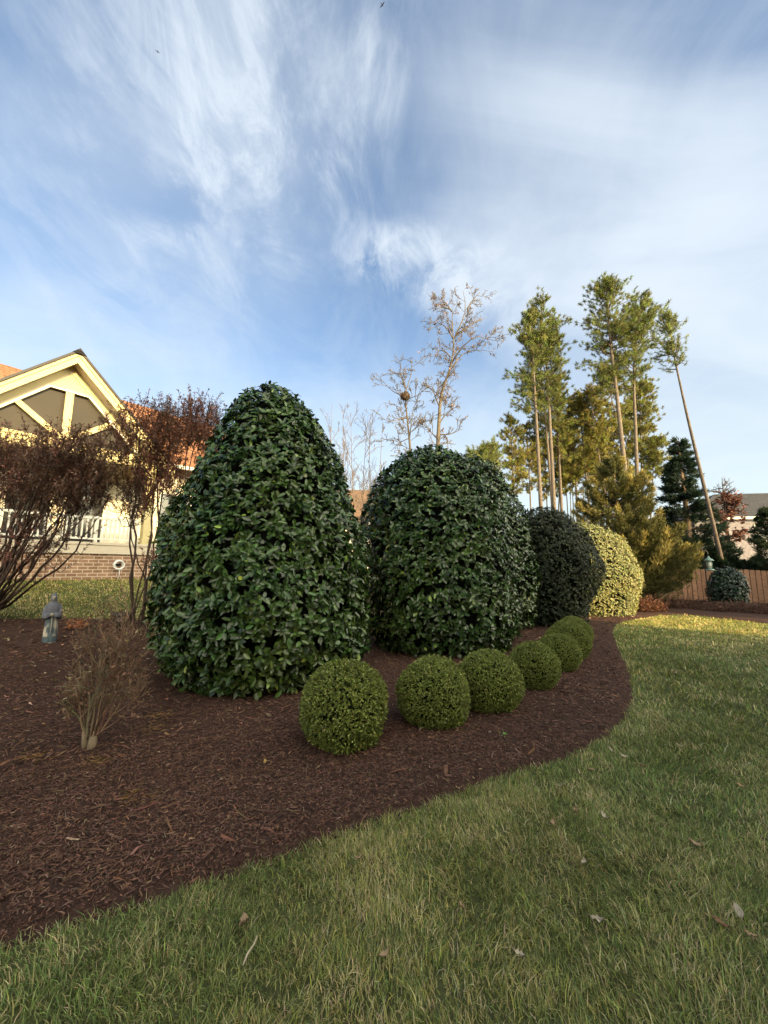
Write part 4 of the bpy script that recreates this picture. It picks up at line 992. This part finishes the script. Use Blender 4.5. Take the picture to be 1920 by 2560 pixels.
red_shrub('tall reddish brown shrub with upright shoots between the porch gable and the tallest laurel', A3(316, 1345, 7.7), [(A3(300, 960, 7.5), (.62, .7, .75), 1), (A3(390, 940, 7.6), (.70, .7, .62), 1), (A3(440, 925, 8.0), (.55, .6, .5), .55), (A3(292, 1085, 7.5), (.42, .5, .5), .5), (A3(350, 1040, 7.6), (.5, .6, .6), .6), (A3(345, 1215, 7.5), (.30, .4, .35), .12)],
          11, 980, 402, (.28, .11, .075), (.14, .10, .058), leafl=.068, stem_r=.022, sp0=.3)

# ------------------------------------------------------------------ pruned twiggy shrub in front
def twiggy():
    r = np.random.default_rng(77); foot = ground(222, 1880)
    th = thing('twiggy_shrub', 'nearly leafless pale twiggy shrub standing alone in the mulch', 'shrub', foot)
    st = MB(); tw = MB(); tips = []
    c = (.26, .19, .12); c2 = (.17, .11, .075)
    for (x, y, h, rad) in [(-.035, .0, .17, .026), (.03, -.02, .13, .032), (.01, .04, .18, .022)]:
        st.tube([(x, y, -.05), (x * 1.15, y, h * .5), (x * 1.4, y * 1.3, h)], [rad * 1.1, rad, rad * .85], 9, (.24, .185, .12))
    st.build('stump', M['bark'], th)
    mains = [(-.62, .1, .55, .24), (-.7, -.1, .5, .22), (-.45, .2, .8, .42), (-.3, -.15, .9, .5), (-.12, .1, 1, .55), (.05, -.1, 1, .62), (.18, .1, 1, .70), (.32, -.1, 1, .72), (.42, .2, 1, .78), (.5, -.15, .9, .62), (.6, .1, .8, .55), (.85, -.05, .45, .38), (.72, .2, .6, .42), (.1, .3, 1, .6), (-.2, -.3, .9, .45), (.38, .35, .9, .7), (.25, -.32, 1, .6), (-.38, -.25, .7, .4)]
    for (dx, dy, dz, L_) in mains:
        b0 = np.array([dx * .06, dy * .06, .12 + r.uniform(-.03, .05)])
        branch(tw, b0, (dx * .50 + .07, dy * .6, dz * 1.1), L_ * 1.0,   .0082 * r.uniform(.7, 1.4), 3, 4, .12, .08, .46, vary(c if r.uniform() < .6 else c2, 1, .15, r)[0], r, tips, .60, 6, .42)
    tw.build('twigs', M['twig'], th)
    m = MB(); n = 1000; P = np.array([tips[i][0] for i in r.integers(0, len(tips), n)]) + r.normal(0, .008, (n, 3))
    col = vary((.19, .11, .07), n, .35, r); k = r.uniform(size=n); col[k > .9] = vary((.30, .24, .12), (k > .9).sum(), .2, r); col[k < .06] = vary((.05, .06, .025), (k < .06).sum(), .2, r)
    leaves(m, P, rvec(n, r) + [0, 0, -.3], rvec(n, r), r.uniform(.02, .045, n), .018, col, 'diamond'); m.build('dry_leaves', M['dryleaf'], th)
twiggy()

# ------------------------------------------------------------------ garden statue
def statue():
    p = ground(122, 1612)
    th = thing('garden_statue', 'weathered blue-grey robed statue standing on the mulch with folded arms', 'statue', p, R(38))
    r = np.random.default_rng(4)
    BLUE = np.array([.085, .115, .13]); PALE = np.array([.44, .40, .32]); GREY = np.array([.12, .125, .15])
    def ringed(prof, n, colf, name, sy=.78, folds=0., wav=9):
        b = MB(); prof = np.array(prof); m = len(prof); zz = np.linspace(0, m - 1, 5 * m); P = np.stack([np.interp(zz, range(m), prof[:, k]) for k in range(prof.shape[1])], -1)
        a = np.arange(n) * 2 * math.pi / n; rad = P[:, :1] * (1 + folds * np.sin(a * wav + P[:, 1:2] * 4) * (P[:, 1:2] < .42))
        cx = P[:, 2:3] if P.shape[1] > 2 else 0
        v = np.stack([rad * np.cos(a), sy * rad * np.sin(a) + cx, P[:, 1:2] + 0 * a], -1).reshape(-1, 3)
        i = np.arange(len(P) - 1)[:, None] * n; j = np.arange(n)[None]; k = (j + 1) % n
        b.add(v, quads=np.stack([i + j, i + k, i + n + k, i + n + j], -1).reshape(-1, 4), col=colf(v)); return b.build(name, M['statue'], th)
    def robe_col(v):
        f = fbm(v[:, 0] * 9 + 11, v[:, 2] * 7 + v[:, 1] * 5 + 3, 8, 3)[:, None]; k = np.clip((f - .52) * 9 + (v[:, 2:3] < .30) * .5, 0, 1); k = k * (v[:, 2:3] > .12)
        return BLUE * (1 - k) + PALE * k
    ringed([(.0, .03), (.125, .03), (.128, .06), (.118, .2), (.112, .34), (.118, .42), (.10, .46), (.0, .47)], 40, robe_col, 'robe', folds=.05)
    cape = ringed([(.0, .37), (.128, .375), (.138, .42), (.136, .50), (.118, .545), (.085, .575), (.055, .595), (0, .60)], 36, lambda v: GREY * (1 + .25 * (fbm(v[:, :1] * 20 + 4, v[:, 2:] * 20, 3) - .5)), 'cape', sy=.72)
    b = MB()
    for s in (-1, 1):
        b.tube([(s * .10, 0, .53), (s * .135, -.01, .44), (s * .135, -.05, .385), (s * .10, -.115, .40), (s * .02, -.13, .415)], [.045, .048, .045, .04, .03], 10, GREY * 1.05)
    b.build('sleeves', M['statue'], th)
    b = MB()
    for s in (-1, 1):
        b.tube([(s * .03, -.132, .412), (-s * .005, -.150, .418), (-s * .03, -.150, .420)], [.024, .021, .012], 8, PALE * .8)
    b.build('hands', M['statue'], th)
    ringed([(0, .575), (.045, .58), (.056, .605), (.060, .64), (.056, .67), (.040, .695), (.018, .708), (0, .71)], 24, lambda v: GREY * 1.1, 'hood', sy=1.05)
    b = MB(); b.lathe([(0, .60), (.03, .605), (.040, .635), (.036, .665), (.0, .68)], 16, (0, -.032, 0), PALE * .75); b.tube([(0, -.068, .648), (0, -.079, .634), (0, -.068, .630)], [.004, .009, .006], 6, PALE * .75)
    for s in (-1, 1): b.lathe([(0, .646), (.006, .65), (0, .654)], 8, (s * .015, -.068, 0), (.06, .05, .05))
    b.build('face', M['statue'], th)
    b = MB(); b.lathe([(0, -.03), (.15, -.03), (.155, .01), (.145, .035), (0, .036)], 28, col=PALE * .9, sy=.85); b.build('plinth', M['statue'], th)
    b = MB(); b.tube([(0, -.099, .40), (.01, -.103, .3), (.005, -.107, .16)], [.008, .009, .009], 6, PALE); b.build('rope_belt', M['statue'], th)
    th.scale = (.72, .72, 1.16)
statue()

# ------------------------------------------------------------------ pot and small plants
def pot():
    p = ground(302, 1574)
    th = thing('plant_pot', 'black plastic plant pot standing behind the twiggy shrub', 'pot', p)
    b = MB(); b.lathe([(0, 0), (.125, 0), (.155, .27), (.145, .275), (.118, .03), (0, .035)], 26); b.build('body', M['plastic'], th)
    b = MB(); b.lathe([(.156, .25), (.176, .252), (.178, .31), (.164, .312), (.150, .29), (.150, .25)], 26); b.build('rim', M['plastic'], th)
    b = MB(); b.lathe([(0, .24), (.08, .245), (.145, .235), (0, .2)], 20); b.build('potting_soil', M['mulch'], th)
pot()
def dead_plant():
    r = np.random.default_rng(12); p = ground(190, 1578)
    th = thing('withered_plant', 'withered plant with orange-brown leaves beside the statue', 'plant', p)
    b = MB(); tips = []
    for k in range(12):
        a = r.uniform(0, 6.28); branch(b, (0, 0, -.01), (math.cos(a) * .7, math.sin(a) * .7, 1), .2, .005, 1, 2, .2, 0, .6, (.18, .09, .05), r, tips, .6, 4, .5)
    b.build('stems', M['twig'], th); m = MB(); n = 130
    P = np.array([tips[i][0] for i in r.integers(0, len(tips), n)]) + r.normal(0, .035, (n, 3)); P[:, 2] = np.abs(P[:, 2]) + .01
    leaves(m, P, rvec(n, r), rvec(n, r), r.uniform(.04, .085, n), .035, vary((.36, .15, .075), n, .3, r), 'diamond'); m.build('foliage', M['dryleaf'], th)
dead_plant()
def seedling():
    r = np.random.default_rng(2); p = ground(1262, 1863); p[2] = float(mulch_z(np.array([p[0]]), np.array([p[1]]))[0])
    th = thing('seedling', 'tiny bright green seedling sprouting from the mulch', 'plant', p)
    b = MB(); b.tube([(0, 0, -.01), (0, 0, .02), (.004, 0, .035)], .002, 5, (.12, .2, .05)); b.build('stem', M['twig'], th)
    m = MB(); n = 14; a = np.arange(n) * 2.4
    leaves(m, np.tile([[.002, 0, .03]], (n, 1)) + r.normal(0, .012, (n, 3)) * [1, 1, .3], np.stack([np.cos(a), np.sin(a), .3 + 0 * a], -1), np.tile([[0, 0, 1.]], (n, 1)) + .2 * rvec(n, r), .022, .012, vary((.22, .36, .10), n, .15, r), 'diamond'); m.build('foliage', M['leaf'], th)
seedling()

# fallen leaves
def leaf_mesh(L_, W, curl, c, seed):
    r = np.random.default_rng(seed); b = MB(); n = 9; V = []
    for i in range(n):
        f = i / (n - 1); w = W * math.sin(math.pi * min(1, f * 1.02 + .02))**.7 * (1 - .25 * f) * (1 + .12 * math.sin(i * 2.4))
        z = curl * L_ * (2 * f - 1)**2
        for s in (-1, -.5, 0, .5, 1): V.append(((f - .5) * L_, s * w / 2, z + curl * .9 * abs(s) * w + .004 * r.normal()))
    q = [(i * 5 + j, i * 5 + j + 1, i * 5 + j + 6, i * 5 + j + 5) for i in range(n - 1) for j in range(4)]
    b.add(V, quads=q, col=np.array(c) * (1 + .15 * r.normal(size=(len(V), 1))).clip(.6, 1.4))
    b.tube([(-.5 * L_, 0, curl * L_), (-.62 * L_, .004, curl * L_ + .004), (-.72 * L_, .012, curl * L_ * .8)], .0018, 5, np.array(c) * .7)
    return b
TAN_ = (.42, .29, .17); PALE = (.52, .44, .32); YEL = (.52, .36, .12); BRN = (.22, .12, .07); GRN = (.22, .30, .08)
FL = [(610, 2335, .11, .055, .25, TAN_, 'big tan curled leaf on the lawn near the mulch edge'), (662, 1926, .055, .035, .15, YEL, 'golden yellow leaf lying alone on the mulch'), (1148, 1990, .075, .025, .35, TAN_, 'curled tan leaf standing at the edge of the mulch'),
      (895, 2168, .06, .03, .2, TAN_, 'small tan leaf at the edge of the grass below the mulch'), (1852, 2310, .085, .045, .3, PALE, 'pale pinkish curled leaf lying on the lawn near the frame edge'), (1802, 2335, .09, .06, .15, BRN, 'crumpled brown leaf in the grass beside the pale pinkish one'),
      (1738, 2130, .11, .05, .15, TAN_, 'wide flat tan leaf sunk in the lawn'), (690, 2105, .09, .03, .2, BRN, 'brown leaf sliver where mulch meets grass'), (1278, 1795, .06, .032, .1, GRN, 'fresh green leaf lying below the third boxwood ball'),
      (1080, 1868, .09, .045, .1, BRN, 'brown leaf on the mulch in front of the second boxwood ball'), (136, 1712, .05, .02, .1, GRN, 'green leaf on the mulch left of the twiggy shrub'), (130, 1655, .10, .035, .35, PALE, 'pale curled leaf on the mulch below the statue'), (1050, 1842, .05, .03, .15, PALE, 'tiny pale leaf between the first two boxwood balls'), (1225, 1855, .055, .035, .15, PALE, 'pale leaf on the mulch beside the green seedling')]
SM = [(1480, 1940), (1404, 1982), (1441, 2048), (1512, 2060), (1382, 2080), (1463, 2180), (1154, 2295), (1560, 1905), (1610, 1930), (1530, 1890), (1880, 2370), (1700, 1880), (1650, 1760), (1690, 1690), (1850, 1980), (1300, 2420), (960, 2420), (1500, 2330)]
FL += [(u, v, .055 + .02 * ((i * 7) % 5) / 5, .034, .25, PALE if i % 2 else TAN_, None) for i, (u, v) in enumerate(SM)]
for i, (u, v, L_, W, curl, c, lab) in enumerate(FL):
    p = ground(u, v); lawn_ = bed_sd(np.array([p[0]]), np.array([p[1]]))[0] < 0
    z = p[2] + .045 if lawn_ else float(mulch_z(np.array([p[0]]), np.array([p[1]]))[0]) + .014
    o = leaf_mesh(L_ * .78, W * .78, curl, c, 500 + i).build('fallen_leaf', M['dryleaf']); o.location = (p[0], p[1], z)
    o.rotation_euler = (random.uniform(-.5, .5), random.uniform(-.4, .4), random.uniform(0, 6.28))
    tag(o, lab or 'small pale dry leaf lying loose on the shaded lawn', 'leaf', 'fallen leaves' if lab else 'small pale leaves scattered over the lawn')
def litter():
    r = np.random.default_rng(88); mb = MB(); n = 700
    x = r.uniform(-8, -2.2, n); y = r.uniform(4.2, 9, n); k = (bed_sd(x, y) > .02) & (r.uniform(size=n) < .25 + .75 * np.clip((y - 4.5) / 3, 0, 1)); x = x[k]; y = y[k]; n = len(x)
    z = mulch_z(x, y) + .016; a = r.uniform(0, 6.28, n); c = vary((.30, .15, .085), n, .35, r); q = r.uniform(size=n); c[q > .72] = vary((.42, .33, .21), (q > .72).sum(), .25, r)
    leaves(mb, np.stack([x, y, z], -1), np.stack([np.cos(a), np.sin(a), r.normal(0, .2, n)], -1), np.array([0, 0, 1.]) + .4 * rvec(n, r), r.uniform(.03, .075, n), r.uniform(.02, .04, n), c, 'laurel')
    kind(mb.build('leaf_litter', M['dryleaf']), 'stuff')
litter()
def stick():
    p = ground(622, 2425); b = MB(); b.tube([(-.04, -.012, .0), (-.01, 0, .008), (.03, .01, .006), (.055, .02, .012)], [.003, .004, .0036, .0025], 6, (.5, .43, .30))
    o = b.build('stick', M['twig']); o.location = (p[0], p[1], p[2] + .055); o.rotation_euler = (0, -.1, 1.0)
    tag(o, 'short pale dry stick lying on the lawn in front', 'stick')
stick()

# two birds far up
def bird(label, u, v, T, rz):
    c = at(u, v, T); th = thing('bird', label, 'bird', c, rz)
    b = MB(); b.tube([(-.2, 0, 0), (-.1, 0, .01), (.02, 0, .0), (.12, 0, .02), (.17, 0, .02)], [.02, .05, .06, .035, .01], 8); b.add([(-.18, .03, 0), (-.18, -.03, 0), (-.32, -.07, .0), (-.32, .07, 0)], quads=[(0, 1, 2, 3)]); b.build('body', M['feather'], th)
    for s in (-1, 1):
        b = MB(); b.add([(.06, s * .04, .02), (-.09, s * .04, .02), (-.06, s * .25, .10), (.07, s * .22, .10), (-.06, s * .48, .06), (0, s * .46, .06)], quads=[(0, 1, 2, 3), (3, 2, 4, 5)]); b.build('wing', M['feather'], th)
bird('dark bird flying highest, at the top edge of the sky', 956, 13, 60, .8)
bird('tiny dark bird flying alone in front of the wispy cloud', 394, 130, 85, 2.2)
